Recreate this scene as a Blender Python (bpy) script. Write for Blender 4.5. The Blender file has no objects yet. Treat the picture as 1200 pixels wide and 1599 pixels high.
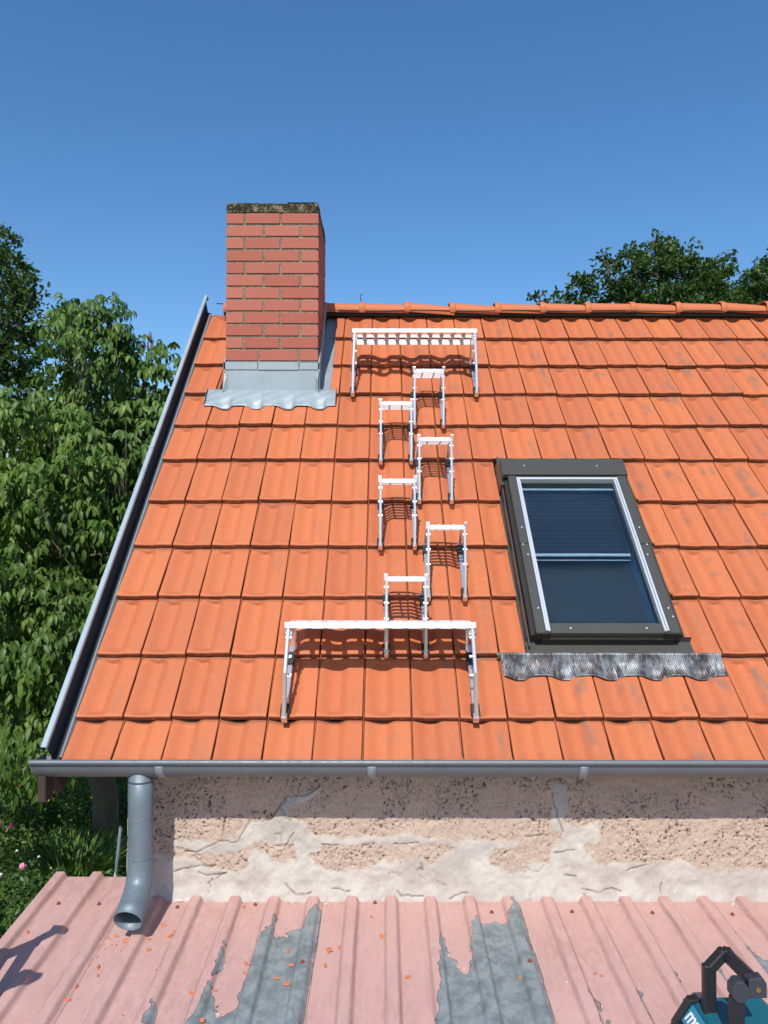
import bpy, math, random
import numpy as np
from mathutils import Vector, Matrix

# ------------------------------------------------------------------ camera, sky, sun
C = bpy.context.scene.collection
sc = bpy.context.scene
R = math.radians
cam = bpy.data.cameras.new('camera'); camo = bpy.data.objects.new('camera', cam); C.objects.link(camo)
cam.sensor_fit = 'VERTICAL'; cam.sensor_height = 36; cam.lens = 36*1202/1599.0
cam.clip_start = .05; cam.clip_end = 2000
camo.location = (1.2822, -3.2121, .7835)
camo.rotation_euler = (R(91.293), R(-.06), R(-.05))
sc.camera = camo
LD = Vector((.145, 1.0, -1.04)).normalized()             # the way the sunlight travels
w = bpy.data.worlds.new('World'); sc.world = w; w.use_nodes = True
nt = w.node_tree; bgn = nt.nodes['Background']
sky = nt.nodes.new('ShaderNodeTexSky'); sky.sky_type = 'NISHITA'; sky.sun_disc = False
el = math.asin(-LD.z); az = math.atan2(-LD.x, -LD.y)      # sun stands opposite to LD
sky.sun_elevation = el; sky.sun_rotation = az
sky.altitude = 300; sky.air_density = 1.0; sky.dust_density = .8; sky.ozone_density = 3.0
hs = nt.nodes.new('ShaderNodeHueSaturation'); hs.inputs['Saturation'].default_value = 1.22; hs.inputs['Hue'].default_value = .499; hs.inputs['Value'].default_value = 1.08
nt.links.new(sky.outputs[0], hs.inputs['Color']); nt.links.new(hs.outputs[0], bgn.inputs[0]); bgn.inputs[1].default_value = .15
sun = bpy.data.lights.new('sun', 'SUN'); sun.energy = 4.9; sun.angle = R(.5); sun.color = (1, .95, .87)
suno = bpy.data.objects.new('sun', sun); C.objects.link(suno)
suno.rotation_euler = LD.to_track_quat('-Z', 'Y').to_euler(); suno.location = (-2, -14, 15)
sc.view_settings.view_transform = 'Standard'; sc.view_settings.look = 'None'
sc.view_settings.exposure = 0.0; sc.view_settings.gamma = 1

TH = R(44); CT, ST = math.cos(TH), math.sin(TH)
GZ = -3.1                                                  # the garden ground
rng = np.random.default_rng(7); random.seed(7)
PEEL_A=[[(1.034,-0.017),(1.006,-0.017),(0.985,-0.054),(0.974,-0.114),(0.967,-0.172),(0.951,-0.149),(0.931,-0.155),(0.911,-0.206),(0.878,-0.206),(0.856,-0.189),(0.858,-0.108),(0.862,-0.06),(0.844,-0.108),(0.841,-0.178),(0.815,-0.206),(0.811,-0.282),(0.804,-0.333),(0.803,-0.383),(0.804,-0.422),(0.794,-0.469),(0.795,-0.541),(0.791,-0.609),(0.766,-0.625),(0.754,-0.662),(0.735,-0.625),(0.702,-0.541),(0.682,-0.505),(0.688,-0.45),(0.706,-0.364),(0.699,-0.313),(0.678,-0.303),(0.677,-0.374),(0.681,-0.432),(0.68,-0.496),(0.673,-0.541),(0.673,-0.592),(0.662,-0.642),(0.654,-0.697),(0.662,-0.75),(1.022,-0.75),(1.026,-0.505),(1.03,-0.353)],[(0.674,-0.255),(0.698,-0.26),(0.697,-0.287),(0.684,-0.287)],[(0.507,-0.592),(0.532,-0.609),(0.541,-0.658),(0.539,-0.697),(0.503,-0.705),(0.51,-0.658)],[(0.512,-0.417),(0.528,-0.417),(0.527,-0.436),(0.516,-0.432)]]
PEEL_B=[[(1.502,-0.188),(1.52,-0.216),(1.526,-0.291),(1.54,-0.353),(1.555,-0.392),(1.576,-0.431),(1.597,-0.402),(1.62,-0.312),(1.619,-0.238),(1.639,-0.125),(1.663,-0.095),(1.674,-0.137),(1.733,-0.101),(1.778,-0.119),(1.804,-0.028),(1.829,0.042),(1.849,0.01),(1.847,-0.113),(1.846,-0.259),(1.848,-0.412),(1.843,-0.574),(1.839,-0.719),(1.838,-0.749),(1.445,-0.749),(1.464,-0.625),(1.482,-0.505),(1.485,-0.383),(1.498,-0.312)],[(1.994,-0.518),(2.0,-0.548),(2.014,-0.583),(2.016,-0.624),(1.991,-0.645),(1.993,-0.608),(1.989,-0.557)],[(1.991,-0.665),(2.019,-0.665),(2.015,-0.696),(1.978,-0.711)],[(1.522,-0.343),(1.555,-0.363),(1.549,-0.392),(1.525,-0.388)]]
PEEL_C=[[(2.648,-0.14),(2.658,-0.157),(2.655,-0.212),(2.661,-0.269),(2.667,-0.316),(2.676,-0.347),(2.696,-0.362),(2.646,-0.463),(2.641,-0.435),(2.642,-0.377),(2.643,-0.316),(2.652,-0.277),(2.648,-0.212)],[(2.157,-0.508),(2.167,-0.524),(2.164,-0.589),(2.167,-0.657),(2.164,-0.698),(2.148,-0.698),(2.152,-0.614),(2.156,-0.537)],[(2.319,-0.406),(2.333,-0.417),(2.332,-0.456),(2.322,-0.46),(2.322,-0.428)],[(2.491,-0.392),(2.505,-0.392),(2.498,-0.428),(2.502,-0.47),(2.489,-0.49),(2.48,-0.449),(2.473,-0.435)],[(2.515,-0.557),(2.535,-0.589),(2.55,-0.644),(2.538,-0.668),(2.525,-0.626),(2.515,-0.576)],[(2.3,-0.595),(2.306,-0.601),(2.221,-0.68),(2.2,-0.692)]]
MORTAR=[[(0.403,-0.533),(0.525,-0.522),(0.578,-0.533),(0.67,-0.526),(0.708,-0.45),(0.807,-0.442),(0.837,-0.408),(0.868,-0.416),(0.96,-0.45),(0.983,-0.503),(0.914,-0.54),(0.868,-0.533),(0.746,-0.533),(0.685,-0.578),(0.609,-0.586),(0.517,-0.571),(0.456,-0.564),(0.403,-0.556)],[(0.914,-0.54),(0.983,-0.503),(1.029,-0.51),(1.105,-0.518),(1.105,-0.544),(1.029,-0.54),(1.021,-0.571),(0.976,-0.586),(0.991,-0.631),(1.106,-0.665),(1.106,-0.797),(0.183,-0.798),(0.182,-0.586),(0.319,-0.586),(0.403,-0.594),(0.502,-0.601),(0.518,-0.632),(0.609,-0.647),(0.716,-0.677),(0.716,-0.631),(0.723,-0.571),(0.762,-0.563),(0.823,-0.609),(0.915,-0.616),(0.922,-0.571)],[(0.822,-0.412),(0.852,-0.351),(0.914,-0.332),(0.99,-0.321),(1.028,-0.298),(1.021,-0.336),(0.944,-0.359),(0.868,-0.419)],[(1.071,-0.51),(1.285,-0.514),(1.399,-0.487),(1.483,-0.525),(1.873,-0.532),(1.85,-0.555),(1.758,-0.555),(1.72,-0.585),(1.728,-0.631),(1.804,-0.661),(1.88,-0.653),(1.911,-0.615),(1.987,-0.631),(1.987,-0.797),(1.071,-0.797),(1.071,-0.661),(1.147,-0.646),(1.224,-0.639),(1.285,-0.616),(1.453,-0.593),(1.483,-0.631),(1.529,-0.593),(1.59,-0.57),(1.56,-0.544),(1.376,-0.54),(1.224,-0.54),(1.071,-0.544)],[(1.988,-0.449),(2.019,-0.445),(2.087,-0.472),(2.187,-0.449),(2.194,-0.517),(2.125,-0.555),(2.186,-0.63),(2.293,-0.608),(2.415,-0.623),(2.56,-0.611),(2.621,-0.653),(2.751,-0.66),(2.812,-0.638),(2.904,-0.645),(3.133,-0.645),(3.131,-0.796),(1.987,-0.797),(1.988,-0.6),(2.026,-0.54),(2.034,-0.502),(1.988,-0.472)],[(1.989,-0.282),(2.058,-0.29),(2.065,-0.403),(2.034,-0.449),(1.988,-0.449)]]
CRACKS=[[(0.449,-0.579),(0.525,-0.563),(0.593,-0.529),(0.677,-0.537),(0.715,-0.45),(0.807,-0.438),(0.83,-0.4),(0.868,-0.347),(0.982,-0.328),(1.021,-0.298)],[(0.403,-0.654),(0.502,-0.632),(0.579,-0.631)],[(0.503,-0.662),(0.549,-0.673),(0.625,-0.662),(0.579,-0.684)],[(1.029,-0.54),(1.098,-0.54)],[(0.869,-0.707),(0.915,-0.745),(0.984,-0.737)],[(0.616,-0.42),(0.609,-0.51)],[(0.876,-0.541),(0.914,-0.495)],[(1.323,-0.54),(1.407,-0.536),(1.437,-0.533)],[(1.071,-0.726),(1.148,-0.737)],[(1.346,-0.737),(1.361,-0.752),(1.453,-0.755)],[(1.881,-0.51),(1.98,-0.506)],[(1.636,-0.737),(1.56,-0.758)],[(1.989,-0.328),(2.019,-0.434),(2.034,-0.494)],[(2.124,-0.725),(2.17,-0.736),(2.247,-0.725),(2.277,-0.736)],[(2.453,-0.691),(2.445,-0.736)],[(2.308,-0.649),(2.385,-0.623)],[(2.011,-0.578),(2.079,-0.562)],[(2.045,-0.665),(2.087,-0.672)]]
SCREWS=[(-0.066,0.024),(0.104,0.02),(0.435,-0.002),(0.753,0.017),(0.999,0.07),(0.992,-0.398),(1.815,0.079),(1.726,-0.038),(2.054,-0.034),(1.814,-0.392),(2.38,-0.042),(2.701,-0.053),(1.249,0.031),(1.815,0.081)]
CHIPS=[(-0.101,-0.181),(0.254,-0.206),(0.305,-0.239),(0.306,-0.295),(0.387,-0.223),(0.402,-0.293),(0.218,-0.499),(0.213,-0.568),(0.269,-0.44),(0.424,-0.641),(0.254,-0.394),(0.416,-0.133),(0.46,-0.206),(0.472,-0.184),(0.387,-0.226),(0.404,-0.292),(0.468,-0.411),(0.709,-0.002),(0.628,-0.536),(0.703,-0.521),(0.783,-0.373),(0.795,-0.427),(0.693,-0.677),(0.929,-0.297),(0.949,-0.383),(0.905,-0.455),(0.949,-0.487),(1.082,-0.297),(1.073,-0.385),(1.282,-0.212),(1.083,-0.293),(1.122,-0.28),(1.235,-0.072),(1.371,-0.45),(0.947,-0.488),(1.766,-0.454),(2.04,-0.426),(2.06,-0.44),(2.004,-0.587),(1.577,0.052)]
CRUMBS=[(0.432,0.063),(0.634,0.041),(0.637,0.08),(0.596,0.067),(0.957,0.087),(0.906,0.028),(1.048,0.019),(1.928,-0.474),(2.095,0.075),(2.18,0.055),(2.258,0.029),(2.737,0.02),(2.746,0.001),(-0.158,-0.012)]

# ------------------------------------------------------------------ numpy noise
def _h(ix, iy, seed):
    n = (ix.astype(np.int64)*374761393 + iy.astype(np.int64)*668265263 + seed*974634777) & 0xffffffff
    n = ((n ^ (n >> 13))*1274126177) & 0xffffffff
    n = n ^ (n >> 16)
    return (n & 0xffff)/65535.0
def vn(x, y, seed=0):
    ix = np.floor(x); iy = np.floor(y); fx = x-ix; fy = y-iy
    fx = fx*fx*(3-2*fx); fy = fy*fy*(3-2*fy)
    a = _h(ix, iy, seed); b = _h(ix+1, iy, seed); c = _h(ix, iy+1, seed); d = _h(ix+1, iy+1, seed)
    return (a*(1-fx)+b*fx)*(1-fy)+(c*(1-fx)+d*fx)*fy
def fbm(x, y, seed=0, o=4):
    s = 0; a = .5; t = 0
    for i in range(o):
        s = s+a*vn(x, y, seed+i*17); t += a; a *= .5; x = x*2.03; y = y*2.03
    return s/t
def sms(a, b, x):
    t = np.clip((x-a)/(b-a), 0, 1); return t*t*(3-2*t)
def inpoly(px, py, poly):
    ins = np.zeros(px.shape, bool); n = len(poly)
    for i in range(n):
        x0, y0 = poly[i]; x1, y1 = poly[(i+1) % n]
        if y0 == y1: continue
        c = ((y0 > py) != (y1 > py)) & (px < (x1-x0)*(py-y0)/(y1-y0)+x0)
        ins ^= c
    return ins
def seg_dist(px, py, pts):
    d = np.full(px.shape, 9.)
    for (x0, y0), (x1, y1) in zip(pts[:-1], pts[1:]):
        vx, vy = x1-x0, y1-y0; L = vx*vx+vy*vy+1e-9
        t = np.clip(((px-x0)*vx+(py-y0)*vy)/L, 0, 1)
        d = np.minimum(d, np.hypot(px-x0-t*vx, py-y0-t*vy))
    return d

# ------------------------------------------------------------------ mesh and object helpers
class MB:
    def __init__(s): s.v = []; s.f = []
    def add(s, v, f):
        o = len(s.v); s.v += [tuple(p) for p in v]; s.f += [tuple(o+i for i in q) for q in f]; return s
    def box(s, a, b, M=None):
        x0, y0, z0 = a; x1, y1, z1 = b
        v = [(x0, y0, z0), (x1, y0, z0), (x1, y1, z0), (x0, y1, z0), (x0, y0, z1), (x1, y0, z1), (x1, y1, z1), (x0, y1, z1)]
        if M is not None: v = [M @ Vector(p) for p in v]
        return s.add(v, [(0, 3, 2, 1), (4, 5, 6, 7), (0, 1, 5, 4), (1, 2, 6, 5), (2, 3, 7, 6), (3, 0, 4, 7)])
    def cbox(s, a, b, c=.002, M=None):
        # box with chamfered edges
        x0, y0, z0 = a; x1, y1, z1 = b; c = min(c, (x1-x0)*.45, (y1-y0)*.45, (z1-z0)*.45)
        vs = []; 
        for sx, X, XI in ((0, x0, x0+c), (1, x1, x1-c)):
            for sy, Y, YI in ((0, y0, y0+c), (1, y1, y1-c)):
                for sz, Z, ZI in ((0, z0, z0+c), (1, z1, z1-c)):
                    vs += [(X, YI, ZI), (XI, Y, ZI), (XI, YI, Z)]
        def i(sx, sy, sz, k): return ((sx*2+sy)*2+sz)*3+k
        f = []
        f.append((i(0,0,0,0), i(0,0,1,0), i(0,1,1,0), i(0,1,0,0))); f.append((i(1,0,0,0), i(1,1,0,0), i(1,1,1,0), i(1,0,1,0)))
        f.append((i(0,0,0,1), i(1,0,0,1), i(1,0,1,1), i(0,0,1,1))); f.append((i(0,1,0,1), i(0,1,1,1), i(1,1,1,1), i(1,1,0,1)))
        f.append((i(0,0,0,2), i(0,1,0,2), i(1,1,0,2), i(1,0,0,2))); f.append((i(0,0,1,2), i(1,0,1,2), i(1,1,1,2), i(0,1,1,2)))
        for sx in (0, 1):
            for sy in (0, 1): f.append((i(sx,sy,0,0), i(sx,sy,1,0), i(sx,sy,1,1), i(sx,sy,0,1)))
            for sz in (0, 1): f.append((i(sx,0,sz,0), i(sx,1,sz,0), i(sx,1,sz,2), i(sx,0,sz,2)))
        for sy in (0, 1):
            for sz in (0, 1): f.append((i(0,sy,sz,1), i(1,sy,sz,1), i(1,sy,sz,2), i(0,sy,sz,2)))
        for sx in (0, 1):
            for sy in (0, 1):
                for sz in (0, 1): f.append((i(sx,sy,sz,0), i(sx,sy,sz,1), i(sx,sy,sz,2)))
        if M is not None: vs = [M @ Vector(p) for p in vs]
        return s.add(vs, f)
    def bar(s, p, q, wx, wz, c=.002, up=Vector((0, 0, 1))):
        p = Vector(p); q = Vector(q); d = q-p; L = d.length; d.normalize()
        x = d.cross(up); 
        if x.length < 1e-4: x = d.cross(Vector((0, 1, 0)))
        x.normalize(); z = x.cross(d)
        M = Matrix(((x.x, d.x, z.x, p.x), (x.y, d.y, z.y, p.y), (x.z, d.z, z.z, p.z), (0, 0, 0, 1)))
        return s.cbox((-wx/2, 0, -wz/2), (wx/2, L, wz/2), c, M)
    def tube(s, pts, rad, n=10, caps=True):
        pts = [Vector(p) for p in pts]
        if not hasattr(rad, '__len__'): rad = [rad]*len(pts)
        o = len(s.v); prev = None
        for i, p in enumerate(pts):
            a = pts[max(i-1, 0)]; b = pts[min(i+1, len(pts)-1)]; t = (b-a).normalized()
            if prev is None:
                x = t.cross(Vector((0, 0, 1)))
                if x.length < .1: x = t.cross(Vector((1, 0, 0)))
            else: x = prev-t*prev.dot(t)
            x.normalize(); y = t.cross(x); prev = x
            for k in range(n):
                an = 2*math.pi*k/n; s.v.append(tuple(p+(x*math.cos(an)+y*math.sin(an))*rad[i]))
        for i in range(len(pts)-1):
            for k in range(n):
                a = o+i*n+k; b = o+i*n+(k+1) % n
                s.f.append((a, b, b+n, a+n))
        if caps:
            s.f.append(tuple(o+k for k in range(n))[::-1]); s.f.append(tuple(o+(len(pts)-1)*n+k for k in range(n)))
        return s
    def grid(s, P):
        # P[i][j] points
        o = len(s.v); n = len(P); m = len(P[0])
        for r in P: s.v += [tuple(p) for p in r]
        for i in range(n-1):
            for j in range(m-1):
                a = o+i*m+j; s.f.append((a, a+1, a+m+1, a+m))
        return s
    def build(s, name, mat, parent=None, smooth=False, solid=0):
        me = bpy.data.meshes.new(name); me.from_pydata(s.v, [], s.f); me.validate(); me.update()
        return link(name, me, mat, parent, smooth, solid)
def build_each(b, name, mat, parent=None, smooth=False):
    # one object for every connected piece in the builder
    par = list(range(len(b.v)))
    def fd(i):
        while par[i] != i: par[i] = par[par[i]]; i = par[i]
        return i
    for f in b.f:
        r0 = fd(f[0])
        for q in f[1:]: par[fd(q)] = r0
    comp = {}
    for f in b.f: comp.setdefault(fd(f[0]), []).append(f)
    out = []
    for fs in comp.values():
        ids = sorted({i for f in fs for i in f}); mp = {a: k for k, a in enumerate(ids)}; m_ = MB()
        m_.add([b.v[i] for i in ids], [tuple(mp[i] for i in f) for f in fs]); out.append(m_.build(name, mat, parent, smooth))
    return out
def link(name, me, mat, parent=None, smooth=False, solid=0):
    ob = bpy.data.objects.new(name, me); C.objects.link(ob)
    for m in (mat if isinstance(mat, (list, tuple)) else [mat]): me.materials.append(m)
    if smooth: me.polygons.foreach_set('use_smooth', [True]*len(me.polygons))
    if parent is not None: ob.parent = parent
    if solid:
        md = ob.modifiers.new('solid', 'SOLIDIFY'); md.thickness = solid; md.offset = 0
    return ob
def npmesh(name, V, F, mat, parent=None, smooth=True, attrs=None):
    me = bpy.data.meshes.new(name); V = np.asarray(V, np.float32); F = np.asarray(F, np.int32)
    me.vertices.add(len(V)); me.vertices.foreach_set('co', V.ravel())
    k = F.shape[1]; me.loops.add(F.size); me.loops.foreach_set('vertex_index', F.ravel())
    me.polygons.add(len(F)); me.polygons.foreach_set('loop_start', np.arange(0, F.size, k, dtype=np.int32))
    me.polygons.foreach_set('loop_total', np.full(len(F), k, np.int32)); me.update(calc_edges=True)
    for n, a in (attrs or {}).items():
        a = np.asarray(a, np.float32)
        if a.ndim == 1:
            t = me.attributes.new(n, 'FLOAT', 'POINT'); t.data.foreach_set('value', a)
        else:
            t = me.attributes.new(n, 'FLOAT_VECTOR', 'POINT'); t.data.foreach_set('vector', a.ravel())
    return link(name, me, mat, parent, smooth)
def empty(name, loc=(0, 0, 0), rot=(0, 0, 0)):
    o = bpy.data.objects.new(name, None); C.objects.link(o); o.location = loc; o.rotation_euler = rot
    o.empty_display_size = .1; return o
def tag(o, label, cat, group=None, kind=None):
    o['label'] = label; o['category'] = cat
    if group: o['group'] = group
    if kind: o['kind'] = kind
    return o
def copy_tree(o, parent=None):
    c = o.copy(); C.objects.link(c)
    if parent is not None: c.parent = parent
    for ch in list(o.children): copy_tree(ch, c)
    return c

# ------------------------------------------------------------------ materials
class NT:
    def __init__(s, name, rough=.6, metal=0., spec=.5):
        s.m = bpy.data.materials.new(name); s.m.use_nodes = True; s.t = s.m.node_tree
        s.b = s.t.nodes['Principled BSDF']; s.b.inputs['Roughness'].default_value = rough
        s.b.inputs['Metallic'].default_value = metal; s.b.inputs['Specular IOR Level'].default_value = spec
        s._co = None
    def n(s, t, **k):
        x = s.t.nodes.new(t)
        for a, b in k.items(): setattr(x, a, b)
        return x
    def l(s, a, b): s.t.links.new(a, b)
    def co(s):
        if s._co is None: s._co = s.n('ShaderNodeTexCoord').outputs['Object']
        return s._co
    def noise(s, scale, detail=3, rough=.55, stretch=None, off=0, vec=None):
        v = vec or s.co()
        if stretch or off:
            mp = s.n('ShaderNodeMapping'); mp.inputs['Scale'].default_value = stretch or (1, 1, 1)
            mp.inputs['Location'].default_value = (off, off*.7, off*.3); s.l(v, mp.inputs[0]); v = mp.outputs[0]
        x = s.n('ShaderNodeTexNoise'); x.inputs['Scale'].default_value = scale; x.inputs['Detail'].default_value = detail
        x.inputs['Roughness'].default_value = rough; s.l(v, x.inputs['Vector']); return x.outputs['Fac']
    def vor(s, scale, feature='F1', stretch=None):
        v = s.co()
        if stretch:
            mp = s.n('ShaderNodeMapping'); mp.inputs['Scale'].default_value = stretch; s.l(v, mp.inputs[0]); v = mp.outputs[0]
        x = s.n('ShaderNodeTexVoronoi', feature=feature); x.inputs['Scale'].default_value = scale; s.l(v, x.inputs['Vector']); return x.outputs['Distance']
    def rng(s, x, a, b, c=0., d=1.):
        m = s.n('ShaderNodeMapRange', interpolation_type='SMOOTHSTEP'); m.inputs[1].default_value = a; m.inputs[2].default_value = b
        m.inputs[3].default_value = c; m.inputs[4].default_value = d; s.l(x, m.inputs[0]); return m.outputs[0]
    def math(s, op, a, b=None):
        m = s.n('ShaderNodeMath', operation=op)
        for i, x in enumerate((a, b)):
            if x is None: continue
            if isinstance(x, (int, float)): m.inputs[i].default_value = x
            else: s.l(x, m.inputs[i])
        return m.outputs[0]
    def mix(s, f, a, b, mode='MIX'):
        m = s.n('ShaderNodeMix', data_type='RGBA', blend_type=mode)
        for i, x in ((0, f), (6, a), (7, b)):
            if isinstance(x, (int, float)): m.inputs[i].default_value = x
            elif isinstance(x, tuple): m.inputs[i].default_value = (*x, 1)
            else: s.l(x, m.inputs[i])
        return m.outputs[2]
    def attr(s, name, vec=False):
        a = s.n('ShaderNodeAttribute', attribute_name=name); return a.outputs['Vector'] if vec else a.outputs['Fac']
    def sep(s, v):
        x = s.n('ShaderNodeSeparateXYZ'); s.l(v, x.inputs[0]); return x.outputs
    def col(s, c):
        if isinstance(c, tuple): s.b.inputs['Base Color'].default_value = (*c, 1)
        else: s.l(c, s.b.inputs['Base Color'])
    def bump(s, h, strength=.3, dist=.005):
        b = s.n('ShaderNodeBump'); b.inputs['Strength'].default_value = strength; b.inputs['Distance'].default_value = dist
        s.l(h, b.inputs['Height'])
        prev = s.b.inputs['Normal'].links
        if prev: s.l(prev[0].from_socket, b.inputs['Normal'])
        s.l(b.outputs[0], s.b.inputs['Normal'])
    def rough(s, v):
        if isinstance(v, float): s.b.inputs['Roughness'].default_value = v
        else: s.l(v, s.b.inputs['Roughness'])
def simple(name, c, rough=.5, metal=0., var=.12, scale=30, bump=.1, spec=.5, stretch=None):
    m = NT(name, rough, metal, spec); f = m.noise(scale, 4, .6, stretch)
    a = tuple(x*(1-var) for x in c); b = tuple(min(1, x*(1+var)) for x in c)
    m.col(m.mix(f, a, b))
    if bump: m.bump(m.noise(scale*4, 3, .6), bump, .002)
    return m.m

# clay tile, weathered more towards the open right side
m = NT('clay_tile', .62, 0, .35)
uv = m.sep(m.attr('tuv', True)); u_, v_, r_ = uv[0], uv[1], uv[2]
base = m.mix(r_, (.530, .155, .058), (.440, .122, .050))
base = m.mix(m.math('MULTIPLY', m.noise(2.2, 2), .5), base, (.45, .145, .064))
smf = m.rng(m.noise(7, 4, .65, (1.6, .45, 1)), .50, .72)
smu = m.math('MULTIPLY', m.rng(u_, .38, .6), m.rng(u_, 1., .8))
wx_ = m.rng(m.sep(m.co())[0], .6, 2.6, .35, 1.25); smf = m.math('MULTIPLY', m.math('MULTIPLY', m.math('MULTIPLY', smf, smu), .75), wx_)
base = m.mix(smf, base, (.25, .125, .085))
sp = m.rng(m.noise(150, 2, .6), .64, .72)
sp = m.math('MULTIPLY', sp, m.rng(m.noise(5, 2), .5, .62))
base = m.mix(m.math('MULTIPLY', sp, .45), base, (.16, .085, .06))
pale = m.math('MULTIPLY', m.rng(m.noise(60, 4, .7, (1, .15, 1)), .52, .75), .2)
base = m.mix(pale, base, (.60, .30, .20))
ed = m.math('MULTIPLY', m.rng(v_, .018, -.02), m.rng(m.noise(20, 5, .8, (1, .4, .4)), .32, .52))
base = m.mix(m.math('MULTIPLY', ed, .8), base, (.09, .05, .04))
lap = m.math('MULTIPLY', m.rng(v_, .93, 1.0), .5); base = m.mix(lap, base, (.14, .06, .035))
lich = m.math('MULTIPLY', m.rng(m.noise(13, 4, .7, None, 3.1), .66, .72), .55)
base = m.mix(lich, base, (.30, .17, .13))
m.col(base); m.bump(m.noise(400, 3, .7), .12, .001); m.bump(m.noise(35, 2), .12, .004)
M_tile = m.m
def zinc(name, c, rough=.42, metal=.55, sc_=.35):
    m = NT(name, rough, metal)
    f = m.noise(6, 4, .6); g = m.noise(50, 4, .7, (1, 1, .3))
    col = m.mix(f, tuple(x*.85 for x in c), tuple(min(1, x*1.12) for x in c))
    col = m.mix(m.math('MULTIPLY', m.rng(g, .56, .7), sc_*.7), col, (.55, .59, .61))
    dk = m.math('MULTIPLY', m.rng(m.noise(9, 5, .7, None, 5), .56, .75), .35)
    col = m.mix(dk, col, tuple(x*.45 for x in c))
    m.col(col); m.rough(m.rng(g, .3, .7, rough-.06, rough+.14)); m.bump(m.noise(14, 2), .25, .004)
    return m.m
M_zinc = zinc('aged_zinc', (.27, .325, .36), .5, .3, .2)
M_zinc_l = zinc('pale_zinc', (.30, .37, .42), .55, .15, .15)
M_gutter = zinc('gutter_zinc', (.15, .17, .19), .45, .3, .0)
M_pipe = zinc('pipe_zinc', (.155, .20, .235), .48, .3, .12)
M_trough = simple('shade_dark_zinc', (.030, .033, .042), .75, 0, .15, 30, .05, .2)  # dark tone stands in for the shade inside the verge trough
M_alu = simple('bare_aluminium', (.74, .75, .77), .27, .8, .08, 40, .05)
M_alu2 = simple('bright_aluminium_tread', (.80, .80, .81), .42, .35, .04, 40, .05)
M_rub = simple('black_rubber', (.018, .018, .02), .6, 0, .2, 60, .1)
M_wood = simple('dark_brown_wood', (.042, .027, .020), .75, 0, .35, 20, .3, stretch=(1, .1, 1))
M_under = simple('dark_roof_underlay', (.03, .028, .027), .9)
# brick
m = NT('brick', .82, 0, .25); rr = m.attr('rnd')
c = m.mix(rr, (.33, .092, .064), (.42, .145, .103)); c = m.mix(m.math('MULTIPLY', m.noise(18, 5, .7), .6), c, (.38, .13, .095))
c = m.mix(m.math('MULTIPLY', m.rng(m.noise(60, 4, .75), .58, .7), .45), c, (.25, .07, .05))
c = m.mix(m.math('MULTIPLY', m.rng(m.noise(11, 5, .8, None, 9), .66, .72), .5), c, (.5, .3, .24))
m.col(c); m.bump(m.noise(150, 4, .7), .4, .002); M_brick = m.m
m = NT('mortar_joint', .95, 0, .15); c = m.mix(m.rng(m.noise(90, 5, .75), .35, .7), (.13, .10, .075), (.36, .29, .225))
m.col(c); m.bump(m.noise(220, 4, .8), .9, .004); M_mortar = m.m
m = NT('mossy_concrete', .95, 0, .15)
c = m.mix(m.rng(m.noise(17, 5, .8), .38, .54), (.22, .18, .125), (.028, .024, .018))
c = m.mix(m.math('MULTIPLY', m.rng(m.noise(70, 4, .8, None, 4), .56, .64), .8), c, (.42, .36, .22))
m.col(c); m.bump(m.noise(120, 5, .8), .9, .006); M_moss = m.m
# plaster wall : attribute mort = 1 smooth mortar, crk = crack
m = NT('pebbledash_wall', .93, 0, .15)
mo = m.attr('mort'); crk = m.attr('crk'); pit = m.attr('pit')
rc = m.mix(m.noise(12, 4, .6), (.60, .46, .365), (.68, .545, .45))
rc = m.mix(m.math('MULTIPLY', m.rng(m.noise(150, 5, .8), .5, .62), .75), rc, (.36, .25, .19))
rc = m.mix(m.math('MULTIPLY', m.rng(pit, .25, .7), .85), rc, (.10, .065, .045))
rc = m.mix(m.math('MULTIPLY', m.attr('low'), m.rng(m.noise(120, 3, .7, None, 3), .45, .6)), rc, (.52, .44, .36))
sm = m.mix(m.rng(m.noise(7, 5, .65), .35, .65), (.40, .365, .325), (.51, .475, .43))
sm = m.mix(m.math('MULTIPLY', m.rng(m.noise(26, 5, .7, None, 2), .6, .72), .6), sm, (.60, .57, .53))
sm = m.mix(m.math('MULTIPLY', m.rng(m.noise(16, 5, .75, None, 8), .60, .72), .45), sm, (.37, .33, .28))
c = m.mix(mo, rc, sm); c = m.mix(m.math('MULTIPLY', crk, .85), c, (.12, .085, .06)); m.col(c)
hh = m.math('MULTIPLY', m.noise(160, 4, .8), m.math('SUBTRACT', 1.15, mo)); m.bump(m.math('MULTIPLY', m.noise(420, 3, .8), m.math('SUBTRACT', 1.15, mo)), .6, .003); m.bump(hh, .9, .007); m.bump(m.noise(30, 5, .7), .25, .006)
M_wall = m.m
# painted corrugated sheet : attribute peel
m = NT('peeling_pink_paint_on_zinc', .55, 0, .3)
pe = m.attr('peel'); pf = m.rng(m.math('ADD', pe, m.math('MULTIPLY', m.math('SUBTRACT', m.noise(60, 6, .8), .5), .9)), .47, .53)
px = m.sep(m.co())
lwear = m.math('MULTIPLY', m.attr('ridge'), m.rng(m.noise(26, 5, .75, (1, .10, 1)), .50, .68))
pk = m.mix(m.noise(3.5, 5, .65), (.49, .295, .265), (.575, .365, .33))
pk = m.mix(m.math('MULTIPLY', m.rng(m.noise(22, 6, .8, (1, .25, 1)), .45, .7), .5), pk, (.45, .25, .23))
pk = m.mix(m.math('MULTIPLY', m.rng(m.noise(14, 5, .7, None, 6), .55, .75), .3), pk, (.62, .46, .41))
pk = m.mix(m.math('MULTIPLY', m.attr('grime'), m.rng(m.noise(45, 5, .8, (1, .3, 1)), .38, .62)), pk, (.38, .22, .20))
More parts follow.
